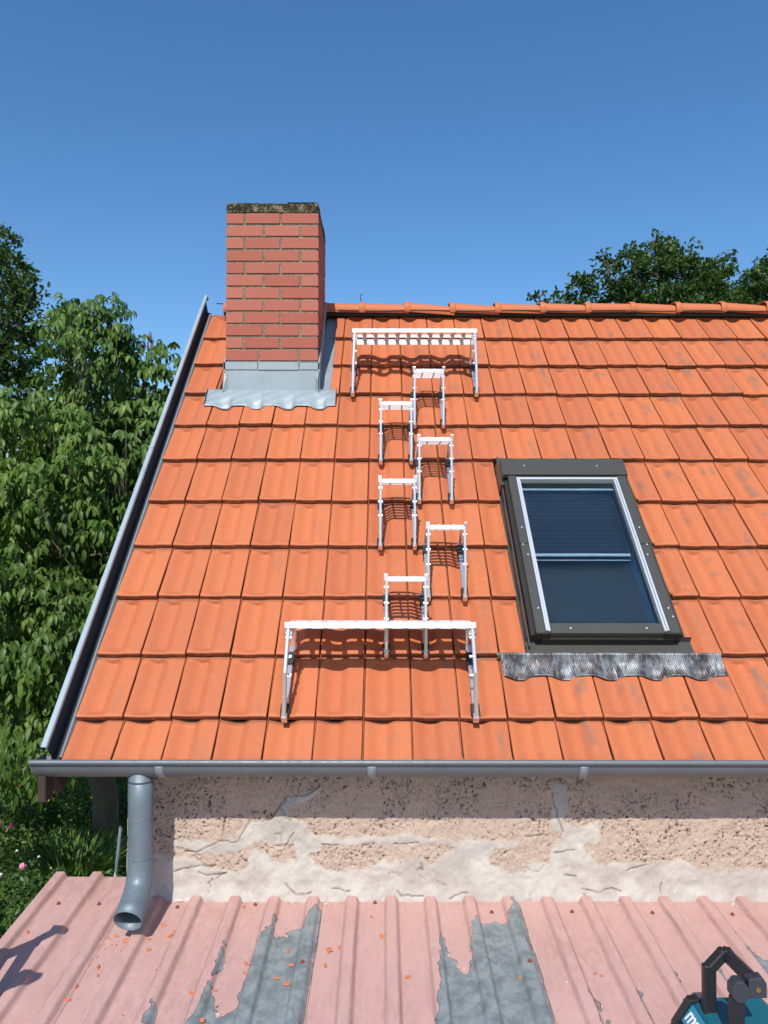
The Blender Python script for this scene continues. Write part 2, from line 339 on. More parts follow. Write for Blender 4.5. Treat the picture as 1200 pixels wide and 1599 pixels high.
pk = m.mix(m.math('MULTIPLY', lwear, .8), pk, (.30, .21, .2))
spk = m.rng(m.noise(90, 3, .6, None, 12), .70, .73)
pk = m.mix(m.math('MULTIPLY', spk, .85), pk, (.10, .06, .06))
zn = m.mix(m.rng(m.noise(15, 5, .7), .35, .65), (.18, .215, .225), (.31, .35, .36))
zn = m.mix(m.math('MULTIPLY', m.rng(m.noise(60, 4, .7, (1, .2, 1)), .55, .7), .4), zn, (.13, .15, .16))
zn = m.mix(m.math('MULTIPLY', m.rng(m.noise(32, 5, .8, None, 5), .66, .72), .55), zn, (.45, .36, .33))
pv = m.math('ADD', pe, m.math('MULTIPLY', m.math('SUBTRACT', m.noise(60, 6, .8), .5), .9)); rim = m.math('MULTIPLY', m.math('MULTIPLY', m.rng(pv, .33, .44), m.rng(pv, .58, .50)), m.rng(m.noise(18, 3), .35, .55, .25, .95))
c = m.mix(pf, pk, zn); c = m.mix(rim, c, (.10, .05, .045)); m.col(c)
m.rough(m.rng(pf, 0., 1., .62, .5)); m.l(m.math('MULTIPLY', pf, .25), m.b.inputs['Metallic'])
m.bump(m.math('SUBTRACT', 1., pf), .9, .002); m.bump(m.noise(200, 3, .7), .12, .001); m.bump(m.noise(9, 3), .3, .006)
M_sheet = m.m
M_clad = simple('grey_brown_window_cladding', (.085, .085, .075), .38, .35, .15, 25, .05)
M_clad_d = simple('dark_window_cladding', (.028, .027, .025), .45, .2, .2, 25, .05)
M_silver = simple('silver_sash_profile', (.72, .74, .75), .35, .5, .06, 50, .02)
M_blind = simple('dark_pleated_blind', (.022, .028, .036), .7)
M_white = simple('white_painted_bar', (.88, .86, .84), .5)
m = NT('ribbed_lead_apron', .45, .35); c = m.mix(m.rng(m.noise(13, 6, .8, (1, .55, .55)), .40, .62), (.045, .035, .035), (.22, .245, .265))
c = m.mix(m.math('MULTIPLY', m.rng(m.noise(60, 3, .7, (1, .2, .2)), .58, .72), .4), c, (.5, .52, .53)); m.col(c)
M_lead = m.m
m = NT('window_glass', .015, 0, .5); m.col((.012, .02, .03)); m.b.inputs['Transmission Weight'].default_value = 1.0; m.b.inputs['IOR'].default_value = 1.5
m.b.inputs['Base Color'].default_value = (.60, .76, .88, 1); 
df = m.n('ShaderNodeBsdfDiffuse'); df.inputs[0].default_value = (.6, .62, .64, 1); mx = m.n('ShaderNodeMixShader')
dsp = m.rng(m.vor(30), .07, .03); film = m.rng(m.noise(9, 5, .7), .4, .8, .0, .006)
m.l(m.math('ADD', m.math('MULTIPLY', dsp, m.rng(m.noise(7, 2), .5, .6, 0, .5)), film), mx.inputs[0]); m.l(m.b.outputs[0], mx.inputs[1]); m.l(df.outputs[0], mx.inputs[2]); m.l(mx.outputs[0], m.t.nodes['Material Output'].inputs[0])
M_glass = m.m
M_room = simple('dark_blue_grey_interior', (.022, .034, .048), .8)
M_reveal = simple('pale_window_lining', (.16, .24, .32), .6)
# foliage
def leafmat(name, a, b, dark, trans=.25, rough=.42):
    m = NT(name, rough, 0, .28); r = m.attr('rnd')
    c = m.mix(r, a, b); c = m.mix(m.rng(m.noise(.9, 2), .45, .65), c, dark); c = m.mix(m.math('MULTIPLY', m.noise(14, 3), .35), c, b); m.col(c)
    t = m.n('ShaderNodeBsdfTranslucent'); tc = m.mix(.5, c, (.25, .42, .03)); m.l(tc, t.inputs[0])
    x = m.n('ShaderNodeMixShader'); x.inputs[0].default_value = trans
    m.l(m.b.outputs[0], x.inputs[1]); m.l(t.outputs[0], x.inputs[2]); m.l(x.outputs[0], m.t.nodes['Material Output'].inputs[0]); return m.m
M_walnut = leafmat('walnut_leaf', (.040, .095, .012), (.115, .185, .030), (.030, .072, .012), .17, .46)
M_oak = leafmat('oak_leaf', (.035, .075, .018), (.06, .11, .025), (.025, .055, .015), .15, .5)
M_lily = leafmat('lily_leaf', (.09, .17, .03), (.15, .24, .05), (.07, .13, .025), .2)
M_herb = leafmat('herb_leaf', (.035, .08, .016), (.07, .135, .028), (.03, .065, .014), .15)
M_bark = simple('bark', (.11, .085, .065), .95, 0, .5, 14, .9, stretch=(1, 1, .25))
M_pinkp = simple('pink_petal', (.75, .33, .45), .6); M_mag = simple('magenta_petal', (.45, .04, .16), .6)
M_yel = simple('yellow_petal', (.8, .5, .03), .6); M_whp = simple('pale_petal', (.8, .72, .7), .6)
m = NT('garden_ground', .95, 0, .1); g = m.mix(m.rng(m.noise(.45, 4, .6), .45, .58), (.07, .12, .025), (.12, .19, .04))
g = m.mix(m.rng(m.noise(1.3, 5, .7, None, 3), .52, .62), g, (.075, .055, .035)); m.col(g); m.bump(m.noise(25, 5, .8), .8, .03); M_ground = m.m

# ------------------------------------------------------------------ ground
b = MB(); b.grid([[(x, y, GZ + (.0)) for x in np.linspace(-300, 300, 25)] for y in np.linspace(-300, 300, 25)])
gr = b.build('ground', M_ground); gr['kind'] = 'structure'
for p in gr.data.polygons: pass
if gr.data.polygons[0].normal.z < 0: gr.data.flip_normals()

# ================================================================== HOUSE
house = empty('house', (2.6, 2.45, GZ))
tag(house, 'rendered house with steep orange clay tile roof, brick chimney, skylight and zinc gutter', 'house')
HM = Matrix.Translation((-2.6, -2.45, -GZ))
def H(ob):                                            # parts are modelled in world coordinates
    ob.parent = house; ob.matrix_parent_inverse = HM; return ob
RS = [-.20, .008, .330, .673, 1.014, 1.362, 1.722, 2.058, 2.395, 2.737, 3.095, 3.45]
W = .2
HOLES = [(1.921, 2.674, .327, 1.715), (.215, .942, 2.39, 3.6)]
def S(X, s, h): return (X, s*CT-h*ST, s*ST+h*CT)
US = [0, .012, .04, .1, .17, .24, .32, .4, .48, .55, .61, .67, .72, .8, .9, .96, .988, 1]
VS = [0, .006, .02, .05, .09, .14, .22, .4, .6, .78, .85, .89, .92, .945, .97, 1.0, 1.07]
def tile_h(u, v, last=False):
    T = sms(0., .36, u)*(1-sms(.48, .66, u))
    m1 = .10+.90*sms(0.015, .13, v)
    vt = .985-.07*np.clip(np.abs(u-.35)/.32, 0, 1.3)**2
    m2 = 1-.85*sms(vt-.04, vt, v) if not last else 1-.1*sms(.9, .95, v)
    lip = .0022*np.exp(-((v-.045)/.03)**2)*(1-T*.3)
    rib = .0014*np.exp(-((u-.715)/.02)**2)*sms(.02, .1, v)
    return -.0235*T*m1*m2+lip+rib
def roof_field():
    V = []; F = []; A = []; n0 = 0
    for r in range(len(RS)-1):
        p = RS[r+1]-RS[r]
        vs0 = [v for v in VS]
        for c in range(27):
            x0 = c*W; rnd = rng.random(); gap = .0036
            jx, js = rng.normal(0, .0007), rng.normal(0, .0024); jh = rng.normal(0, .0015); rot = rng.normal(0, .003); tl = rng.normal(0, .0012)
            rects = [(0., 1., 0., 1.07)]
            for hx0, hx1, hs0, hs1 in HOLES:
                out = []
                u0, u1 = (hx0-x0)/W, (hx1-x0)/W; v0, v1 = (hs0-RS[r])/p, (hs1-RS[r])/p
                if v0 > 0.9: v0 = max(v0, 1.07)
                if 0 < v1 < .06: v1 = 0
                for (a0, a1, b0, b1) in rects:
                    if u1 <= a0 or u0 >= a1 or v1 <= b0 or v0 >= b1: out.append((a0, a1, b0, b1)); continue
                    if u0 > a0+.05: out.append((a0, u0, b0, b1))
                    if u1 < a1-.05: out.append((u1, a1, b0, b1))
                    q0, q1 = max(a0, u0), min(a1, u1)
                    if v0 > b0+.03: out.append((q0, q1, b0, v0))
                    if v1 < b1-.10: out.append((q0, q1, v1, b1))
                rects = out
            for (a0, a1, b0, b1) in rects:
                us = np.array(sorted(set([a0, a1]+[q for q in US if a0+.006 < q < a1-.006])))
                vv = np.array(sorted(set([b0, b1]+[q for q in vs0 if b0+.004 < q < b1-.004])))
                U, Vv = np.meshgrid(us, vv)
                h = tile_h(U, Vv, r == 0)-.0295*Vv*1.0
                h = h-.0028*((U <= a0+1e-6) | (U >= a1-1e-6))-.0045*(Vv <= b0+1e-6)-.0012*((Vv <= b0+.007) & (Vv > b0+1e-6))
                X = x0+gap+U*(W-2*gap)+jx+rot*(Vv-.5)*p; s = RS[r]+Vv*p+js-rot*(U-.5)*W
                h = h+jh+tl*(U-.5)
                nu, nv = len(us), len(vv)
                # skirt: bottom edge, left, right
                top = np.stack([X, s, h], -1)
                sk = [(top[0, :, :]+[0, .0015, -.0225]), (top[:, 0, :]+[0, 0, -.013]), (top[:, -1, :]+[0, 0, -.013])]
                vl = np.concatenate([top.reshape(-1, 3)]+sk)
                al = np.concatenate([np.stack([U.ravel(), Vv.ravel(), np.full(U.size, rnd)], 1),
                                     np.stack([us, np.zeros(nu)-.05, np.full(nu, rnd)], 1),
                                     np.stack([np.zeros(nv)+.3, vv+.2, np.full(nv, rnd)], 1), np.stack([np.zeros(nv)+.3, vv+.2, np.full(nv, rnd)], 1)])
                f = []
                for i in range(nv-1):
                    for j in range(nu-1):
                        a = i*nu+j; f.append((a, a+1, a+nu+1, a+nu))
                o = nu*nv
                for j in range(nu-1): f.append((o+j, o+j+1, j+1, j))
                o2 = o+nu; o3 = o2+nv
                for i in range(nv-1):
                    f.append((o2+i, i*nu, (i+1)*nu, o2+i+1)); f.append((i*nu+nu-1, o3+i, o3+i+1, (i+1)*nu+nu-1))
                V.append(vl); A.append(al); F.append(np.array(f)+n0); n0 += len(vl)
    V = np.concatenate(V); A = np.concatenate(A); F = np.concatenate(F)
    P = np.stack([V[:, 0], V[:, 1]*CT-V[:, 2]*ST, V[:, 1]*ST+V[:, 2]*CT], 1)
    return P, F, A
P, F, A = roof_field()
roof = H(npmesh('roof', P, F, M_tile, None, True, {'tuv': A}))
md = roof.modifiers.new('es', 'EDGE_SPLIT'); md.split_angle = R(24)
def rp(ob):                                            # sub-part of the roof, modelled in world coordinates
    ob.parent = roof; return ob
# sheathing below the tiles, with openings, and interlock ribs under the seams
b = MB()
def quad_s(b, x0, x1, s0, s1, h): b.add([S(x0, s0, h), S(x1, s0, h), S(x1, s1, h), S(x0, s1, h)], [(0, 1, 2, 3)])
for x0, x1, s0, s1 in [(0, 5.4, -.18, .335), (0, 1.93, .335, 1.72), (2.665, 5.4, .335, 1.72), (0, 5.4, 1.72, 2.42), (0, .24, 2.42, 3.46), (.90, 5.4, 2.42, 3.46)]:
    quad_s(b, x0, x1, s0, s1, -.078)
rp(b.build('roof_underlay', M_under))
b = MB()
for c in range(1, 27):
    for (s0, s1) in ((-.17, .33), (.33, 1.70), (1.70, 2.40), (2.40, 3.42)):
        x = c*W
        if 1.9 < x < 2.68 and s0 == .33: continue
        if .2 < x < .95 and s0 == 2.40: continue
        b.box((0, 0, 0), (.0022, s1-s0, .012), Matrix(((1, 0, 0, x-.0011), (0, CT, -ST, s0*CT+.044*ST), (0, ST, CT, s0*ST-.044*CT), (0, 0, 0, 1))))
npv = b.build('interlock_rib', M_tile); rp(npv)
at = npv.data.attributes.new('tuv', 'FLOAT_VECTOR', 'POINT'); at.data.foreach_set('vector', [v for _ in npv.data.vertices for v in (.2, .5, .9)])
# rear slope
RY, RZ = 3.46*CT, 3.46*ST
b = MB(); N = 90
rows = []
for j in range(25):
    t = j/24*3.8; rows.append([(x, RY+.06+t*CT, RZ-.03-t*ST+.012*math.sin(x/W*2*math.pi)+.015*((t/.34) % 1)) for x in np.linspace(0, 5.4, N)])
b.grid(rows); back = b.build('rear_slope', M_tile, None, True); rp(back)
at = back.data.attributes.new('tuv', 'FLOAT_VECTOR', 'POINT'); at.data.foreach_set('vector', [v for _ in back.data.vertices for v in (.2, .5, .5)])
# ridge tiles
V = []; b = MB(); rt = []
step = .3335; x = .102-step
xs_start = [.102+step*k for k in range(-1, 16)]
for k, x in enumerate(xs_start):
    x0 = x; x1 = x+step+.035
    if x1 < .0: continue
    x0 = max(x0, -.01)
    if x0 < .05: continue
    zc = RZ+.028+rng.normal(0, .0035); yc = RY+.03; tilt = rng.normal(0, .008)-.014; yj = rng.normal(0, .004)
    prof = []
    # (x offset, radius) : collar at the left, then the barrel
    for xo, rr in ((0, .096), (0., .107), (.007, .111), (.036, .110), (.043, .106), (.044, .098), (.10, .097), (.25, .094), (x1-x0, .090), (x1-x0, .078)):
        ring = []
        for a in np.linspace(-.12, 1.12, 23):
            an = math.pi*a; flat = 1.0-.10*max(0, math.sin(an))**3
            y = yc+yj-math.cos(an)*rr*1.02; z = zc+math.sin(an)*rr*.62*flat-(.012 if 0 <= a <= 1 else .02)
            ring.append((x0+xo, y, z+tilt*(xo/step)))
        prof.append(ring)
    b.grid(prof)
rc_ = b.build('ridge_capping', M_tile, None, True); rp(rc_)
n = len(rc_.data.vertices); at = rc_.data.attributes.new('tuv', 'FLOAT_VECTOR', 'POINT'); at.data.foreach_set('vector', [v for _ in range(n) for v in (.2, .5, .4)])
rc_.modifiers.new('es', 'EDGE_SPLIT').split_angle = R(38)
b = MB(); b.box((.10, RY-.045, RZ-.04), (5.4, RY-.035, RZ+.018)); b.tube([(x, RY-.072, RZ-.010+.003*math.sin(x*9)) for x in np.linspace(.95, 5.4, 40)], .004, 6)
rp(b.build('ridge_batten', M_rub))
b = MB(); b.tube([(1.115, RY-.02, RZ+.07), (1.108, RY-.02, RZ+.115), (1.115, RY-.02, RZ+.125), (1.127, RY-.02, RZ+.122)], .003, 6)
b.tube([(.10, RY-.03, RZ+.05), (.085, RY-.1, RZ+.03), (.06, RY-.105, RZ+.032)], .004, 6)
[rp(o_) for o_ in build_each(b, 'ridge_clip', M_rub)]
# verge trim
b = MB(); s0, s1 = -.17, 3.60
sec = [(-.066, .015), (-.066, .058), (-.064, .062), (-.046, .060), (-.043, .056), (-.0425, .046)]
seci = [(-.0425, .047), (-.042, -.040), (-.016, -.044)]
seco = [(-.016, -.044), (-.012, -.016), (-.003, -.012), (.004, -.034)]
ss = [s0, .6, 1.74, 1.742, 2.6, s1]
b.grid([[S(x, s, h) for x, h in sec] for s in ss]); 
b.box((-.0705, 0, .010), (-.0435, .010, .0635), Matrix(((1, 0, 0, 0), (0, CT, -ST, 1.74*CT), (0, ST, CT, 1.74*ST), (0, 0, 0, 1))))
b.add([S(-.069, s1, .062), S(-.043, s1, .062), S(-.043, s1+.012, .02), S(-.069, s1+.012, .0)], [(0, 1, 2, 3)])
rp(b.build('verge_trim', M_zinc_l, solid=.0015))
b = MB(); b.grid([[S(x, min(s, 3.52), h) for x, h in seci] for s in ss]); rp(b.build('verge_shade_face', M_trough, solid=.001))  # inner face of the zinc trim, its shade painted as a dark material
b = MB(); b.grid([[S(x, min(s, 3.45), h) for x, h in seco] for s in ss]); rp(b.build('verge_flange', M_zinc, solid=.001))
# barge board and eaves timber
b = MB(); b.cbox((-.062, -.23, -.19), (-.026, 3.49, -.055), .004, Matrix(((1, 0, 0, 0), (0, CT, -ST, 0), (0, ST, CT, 0), (0, 0, 0, 1))))
b.box((-.026, -.075, -.185), (5.4, -.05, -.13))
b.cbox((-.066, -.185, -.285), (-.035, -.11, -.17), .004)
rp(b.build('barge_board', M_wood))
# rafters and the soffit
b = MB()
for x in np.arange(.02, 5.4, .8): b.cbox((x, -.05, -.22), (x+.07, 3.3, -.085), .004, Matrix(((1, 0, 0, 0), (0, CT, -ST, 0), (0, ST, CT, 0), (0, 0, 0, 1))))
[rp(o_) for o_ in build_each(b, 'rafter', M_wood)]

# ---- wall
YW = .06; X0W = .206
gx = np.arange(X0W, 3.30, .0045); gz = np.arange(-.86, -.06, .0045)
XX, ZZ = np.meshgrid(gx, gz)
wx = (fbm(XX*22, ZZ*22, 3)-.5)*.035; wz = (fbm(XX*22, ZZ*22, 9)-.5)*.035
mort = np.zeros(XX.shape)
for p in MORTAR: mort = np.maximum(mort, inpoly(XX+wx, ZZ+wz, p).astype(float))
mort = np.maximum(mort, (ZZ+wz*1.5 < -.665-.03*(fbm(XX*4, XX*0, 5)-.5)).astype(float))
k = np.ones(3)/3
def blur(a, n=1):
    for _ in range(n):
        a = (np.pad(a, ((1, 1), (0, 0)), 'edge')[:-2]+a+np.pad(a, ((1, 1), (0, 0)), 'edge')[2:])/3
        a = (np.pad(a, ((0, 0), (1, 1)), 'edge')[:, :-2]+a+np.pad(a, ((0, 0), (1, 1)), 'edge')[:, 2:])/3
    return a
mort = blur(mort, 1)
def worley(x, y, seed):
    ix = np.floor(x); iy = np.floor(y); d = np.full(x.shape, 9.)
    for a in (-1, 0, 1):
        for b_ in (-1, 0, 1):
            cx = ix+a+_h(ix+a, iy+b_, seed); cy = iy+b_+_h(ix+a, iy+b_, seed+5)
            d = np.minimum(d, np.hypot(x-cx, y-cy)*(.7+.9*_h(ix+a, iy+b_, seed+11)))
    return d
wo = worley(XX*58+wx*80, ZZ*58+wz*80, 2); wo2 = worley(XX*100, ZZ*100, 8)
pit = np.clip(1-wo/.34, 0, 1)*(fbm(XX*9, ZZ*9, 21) > .52)+.7*np.clip(1-wo2/.3, 0, 1)*(fbm(XX*14, ZZ*14, 31) > .54)
ell = np.abs(fbm(XX*26, ZZ*26, 61, 3)-.5); pit = np.maximum(pit, np.clip(1-ell/.012, 0, 1)*(fbm(XX*8, ZZ*8, 71) > .56))
pit = np.clip(pit, 0, 1)*(1-mort)
crk = np.zeros(XX.shape)
for p in CRACKS: crk = np.maximum(crk, np.clip(1-seg_dist(XX+wx*.7, ZZ+wz*.7, p)/.0042, 0, 1))
# small chance cracks in the mortar
e2 = np.abs(fbm(XX*5+3, ZZ*5, 81, 5)-.5); crk = np.maximum(crk, np.clip(1-e2/.006, 0, 1)*mort*(fbm(XX*6, ZZ*6, 91) > .57)*.8)
low = sms(-.60, -.655, ZZ)*(1-mort)
disp = (fbm(XX*10, ZZ*10, 41)-.5)*.014+(fbm(XX*60, ZZ*60, 43)-.5)*.010*(1-mort)+(fbm(XX*28, ZZ*28, 44)-.5)*.010*mort
disp = disp+mort*.006-pit*.010-crk*.008
# the foot of the wall swells over the sheet ribs
disp = disp+.012*sms(-.70, -.78, ZZ)
YY = YW-disp
V = np.stack([XX, YY, ZZ], -1).reshape(-1, 3); nx = len(gx); nz = len(gz)
I = (np.arange(nz-1)[:, None]*nx+np.arange(nx-1)[None]).ravel(); F = np.stack([I, I+1, I+nx+1, I+nx], 1)
wall = H(npmesh('wall', V, F, M_wall, None, True, {'mort': mort.ravel(), 'crk': crk.ravel(), 'pit': pit.ravel(), 'low': low.ravel()}))
b = MB(); ye = 4.9
# the rest of the walls, butted to the detailed front
b.box((X0W+.0, YW+.012, GZ), (5.3, YW+.3, -.07))
def wallpoly(b, x0, x1):
    pts = [(YW+.30, GZ), (ye, GZ), (ye, .0), (RY, RZ-.12), (YW+.30, .16)]
    n = len(pts); v = [(x0, y, z) for y, z in pts]+[(x1, y, z) for y, z in pts]
    b.add(v, [tuple(range(n)), tuple(range(2*n-1, n-1, -1))]+[(i, i+n, (i+1) % n+n, (i+1) % n) for i in range(n)])
wallpoly(b, X0W, X0W+.25); wallpoly(b, 5.05, 5.3); b.box((X0W, ye-.25, GZ), (5.3, ye+.002, -.02))
b.box((3.30, YW, GZ), (5.3, YW+.012, -.06))
b.box((X0W, YW, GZ), (3.30, YW+.02, -.86))
w2 = b.build('wall', M_wall, None); H(w2)

# ---- chimney
CX0, CX1, CY0, CY1, CZT = .262, .859, 1.742, 2.33, 2.905
chim = empty('chimney'); H(chim); ccen = 2.839
b = MB(); e = .0065; b.box((CX0+e, CY0+e, 1.5), (CX1-e, CY1-e, ccen-.001)); chm = b.build('mortar', M_mortar, chim)
b = MB(); rn = []
ch = .0812; L = .2235; jt = .0145
def brick(b, a, c):
    M = Matrix.Translation((rng.normal(0, .0006), rng.normal(0, .0006), rng.normal(0, .0006)))
    n = len(b.v); b.cbox(a, c, .0018, M); rn.extend([rng.random()]*(len(b.v)-n))
for k in range(18):
    z1 = ccen-k*ch-.004; z0 = z1-ch+.0135
    if z1 < 1.5: break
    w_ = CX1-CX0
    cuts = [0, .198, .590, 1] if k % 2 == 0 else [0, .408, .805, 1]
    if k == 11: cuts = [0, .355, .795, 1]
    for i in range(3):
        a = CX0+w_*cuts[i]+(jt/2 if i else 0); c_ = CX0+w_*cuts[i+1]-(jt/2 if i < 2 else 0)
        brick(b, (a, CY0, z0), (c_, CY0+.10, z1)); brick(b, (a, CY1-.10, z0), (c_, CY1, z1))
    y0, y1 = CY0+.103, CY1-.103
    cs = [0, .30, 1] if k % 2 else [0, .68, 1]
    for i in range(2):
        a = y0+(y1-y0)*cs[i]+(jt/2 if i else .006); c_ = y0+(y1-y0)*cs[i+1]-(jt/2 if i < 1 else .006)
        brick(b, (CX1-.10, a, z0), (CX1, c_, z1)); brick(b, (CX0, a, z0), (CX0+.10, c_, z1))
ob = b.build('bricks', M_brick, chim); at = ob.data.attributes.new('rnd', 'FLOAT', 'POINT'); at.data.foreach_set('value', rn)
# crumbling concrete cap
b = MB(); n = 40
def capring(z, off, seed, amp):
    pts = []
    per = [(CX0, CY0), (CX1, CY0), (CX1, CY1), (CX0, CY1)]
    for i in range(4):
        (x0, y0), (x1, y1) = per[i], per[(i+1) % 4]
        for j in range(n):
            t = j/n; x = x0+(x1-x0)*t; y = y0+(y1-y0)*t
            nx_, ny_ = [(0, -1), (1, 0), (0, 1), (-1, 0)][i]
            q = (float(fbm(np.array(x*30+y*17+seed), np.array(y*30+z*40), 5))-.5)*amp+off
            zz = (float(fbm(np.array(x*26+seed), np.array(y*26), 7))-.5)*amp*1.6 if z > ccen+.03 else 0
            pts.append((x+nx_*q, y+ny_*q, z+zz))
    return pts+[pts[0]]
b.grid([capring(ccen+.0005, .001, 0, .002), capring(ccen+.02, .002, 1, .006), capring(ccen+.045, .001, 2, .009), capring(CZT-.006, -.002, 3, .010), capring(CZT, -.012, 4, .012), capring(CZT+.004, -.12, 5, .02), capring(CZT+.002, -.2, 6, .004)])
b.build('cap', M_moss, chim, True)
b = MB(); b.box((CX0+.15, CY0+.15, CZT-.03), (CX1-.15, CY1-.15, CZT-.006)); b.build('flue', M_rub, chim)
# flashing
b = MB(); z0, z1 = 1.812, 1.862; o = .012
b.cbox((CX0-o, CY0-o, z0), (CX0+.208, CY0-.001, z1), .002); b.cbox((CX0+.211, CY0-o-.001, z0-.002), (CX0+.474, CY0-.001, z1), .002); b.cbox((CX0+.477, CY0-o, z0), (CX1+o, CY0-.001, z1-.002), .002)
b.box((CX0-o, CY0-o, z1), (CX1+o, CY0-.001, z1+.002))
def stepfl(x0, x1):
    # side cover flashing climbing with the slope
    v = [(x0, CY0-.012, 1.80), (x1, CY0-.012, 1.80), (x1, CY1, 2.375), (x0, CY1, 2.375), (x0, CY0-.012, 1.862), (x1, CY0-.012, 1.862), (x1, CY1, 2.43), (x0, CY1, 2.43)]
    b.add(v, [(0, 3, 2, 1), (4, 5, 6, 7), (0, 1, 5, 4), (1, 2, 6, 5), (2, 3, 7, 6), (3, 0, 4, 7)])
stepfl(CX1+.001, CX1+.012); stepfl(CX0-.012, CX0-.001)
b.build('cover_flashing', M_zinc, chim)
b = MB(); sf = (CY0-.006)/CT
b.box((CX0-.008, CY0-.006, 1.64), (CX1+.008, CY0-.0015, 1.815))
b.box((CX1+.0015, CY0-.006, 1.62), (CX1+.006, CY1+.02, 1.85))
# gusset folds at the two corners
for x, sgn in ((CX0-.004, -1), (CX1+.004, 1)):
    b.add([(x, CY0-.007, 1.80), (x+sgn*.004, CY0-.009, 1.80), (x+sgn*.012, CY0-.03, 1.668), (x-sgn*.02, CY0-.012, 1.665), (x-sgn*.018, CY0-.008, 1.79)], [(0, 1, 2, 3, 4)])
    for q in range(16): b.box((x-sgn*.012-.003, CY0-.011, 1.672+q*.0078), (x-sgn*.012+.003, CY0-.007, 1.677+q*.0078))
# soakers left and right, lying below the tiles
def sl(x0, x1, s0, s1, h, sh=0):
    b.add([S(x0, s0, h), S(x1, s0, h), S(x1, s1, h), S(x0, s1, h)], [(0, 1, 2, 3)])
sl(CX1+.002, .960, 2.40, 3.44, -.046); sl(.19, CX0-.002, 2.38, 3.44, -.046)
b.add([S(CX1+.005, 2.40, -.046), S(CX1+.005, 3.2, -.046), S(CX1+.005, 3.2, .08), S(CX1+.005, 2.40, .10)], [(0, 1, 2, 3)])
b.box((CX1+.004, -.0, 0), (.94, .012, .004), Matrix(((1, 0, 0, 0), (0, CT, -ST, 3.15*CT+.046*ST), (0, ST, CT, 3.15*ST-.046*CT), (0, 0, 0, 1))))
b.build('side_flashing', M_zinc, chim, solid=.0012)
# apron dressed over the tiles
b = MB(); xs = np.linspace(.146, .980, 130); rows = []
ss_up = 2.425
for j, t in enumerate(np.linspace(0, 1, 16)):
    r_ = []
    for x in xs:
        u = (x/W) % 1.0; wv = float(tile_h(np.array(u), np.array(.5))); cut = .010*(1-math.cos(2*math.pi*(u-.86)))/2
        s = ss_up-(ss_up-2.262+cut)*t
        vv = (s-2.058)/.337
        surf = -.0295*min(vv, 1)+wv
        h = (1-t**2)*(.004)+(t**2)*(surf+.0085) if t > 0 else .004
        h = max(h, surf+.006) + .001*math.sin(x*50+j)
        r_.append(S(x, s, h))
    rows.append(r_)
b.grid(rows)
b.add([S(.146, 2.425, .004), S(.150, 2.425, .022), S(.152, 2.285, .02), S(.146, 2.262, .0)], [(0, 1, 2, 3)])
b.add([S(.980, 2.425, .004), S(.977, 2.425, .022), S(.975, 2.285, .02), S(.980, 2.262, .0)], [(0, 1, 2, 3)])
b.build('apron_flashing', M_zinc, chim, True, solid=.0014)

# ---- gutter
gc = (-.142, -.122); gr_ = .070
gut = []
prof = [(gc[0]-gr_-.008, gc[1]+.012)]
def gprof():
    p = []
    bc = (gc[0]-gr_-.004, gc[1]+.004); br = .0095           # rolled bead
    for a in np.linspace(20, 300, 12): p.append((bc[0]+br*math.cos(R(a)), bc[1]+br*math.sin(R(a))))
    for a in np.linspace(184, 350, 26): p.append((gc[0]+gr_*math.cos(R(a)), gc[1]+gr_*math.sin(R(a))))
    return p
gp = gprof(); b = MB(); gx0, gx1 = -.083, 5.45
b.grid([[(x, y, z) for y, z in gp] for x in (gx0, gx0+.003, 1.6, 3.4, gx1)])
gut = H(b.build('gutter', M_gutter, None, True, solid=.0015)); gut.modifiers.new('es', 'EDGE_SPLIT').split_angle = R(45)
b = MB(); 
for xe in (gx0, gx1):
    ring = [(gc[0]+gr_*math.cos(R(a)), gc[1]+gr_*math.sin(R(a))) for a in np.linspace(180, 360, 20)]
    v = [(xe-.001, y, z) for y, z in ring]+[(xe+.001, y, z) for y, z in ring]; n = 20
    b.add(v, [tuple(range(n)), tuple(range(2*n-1, n-1, -1))]+[(i, i+n, (i+1) % n+n, (i+1) % n) for i in range(n)])
b.tube([(gx0-.002, gc[0]-gr_-.004, gc[1]+.004), (gx0+.004, gc[0]-gr_-.004, gc[1]+.004)], .0105, 12)
build_each(b, 'end_cap', M_gutter, gut)
for xb in (.414, 1.238, 2.062, 2.888, 3.71, 4.53):
    b = MB()
    for dx in (0,):
        ring = [(gc[0]+(gr_+.0025)*math.cos(R(a)), gc[1]+(gr_+.0025)*math.sin(R(a))) for a in np.linspace(186, 352, 18)]
        b.grid([[(xb-.016, y, z) for y, z in ring], [(xb+.016, y, z) for y, z in ring]])
    br = b.build('gutter_bracket', M_zinc, gut, True, solid=.003)
# ---- downpipe
b = MB()
cx = .325
path = [(cx, -.142, -.17), (cx, -.142, -.30), (cx, -.142, -.345), (cx, -.142, -.40), (cx, -.142, -.505), (cx, -.143, -.545), (cx, -.148, -.580), (cx, -.162, -.612), (cx, -.185, -.634), (cx, -.215, -.652), (cx, -.250, -.671), (cx-.002, -.285, -.690)]
rad = [.0475, .0475, .0475, .0475, .049, .049, .0495, .050, .051, .052, .053, .0535]
b.tube(path, rad, 32, caps=False)
for z, rr in ((-.352, .0482), (-.503, .0505)):
    b.tube([(cx, -.142, z), (cx, -.142, z-.003)], rr, 32, caps=False)
dp = H(b.build('downpipe', M_pipe, None, True, solid=.0016))
b = MB(); b.tube([(cx, -.142, -.165), (cx, -.142, -.20), (cx, -.142, -.212)], [.046, .0465, .0485], 32, caps=False)
b.build('pipe_collar', M_gutter, dp, True, solid=.002)

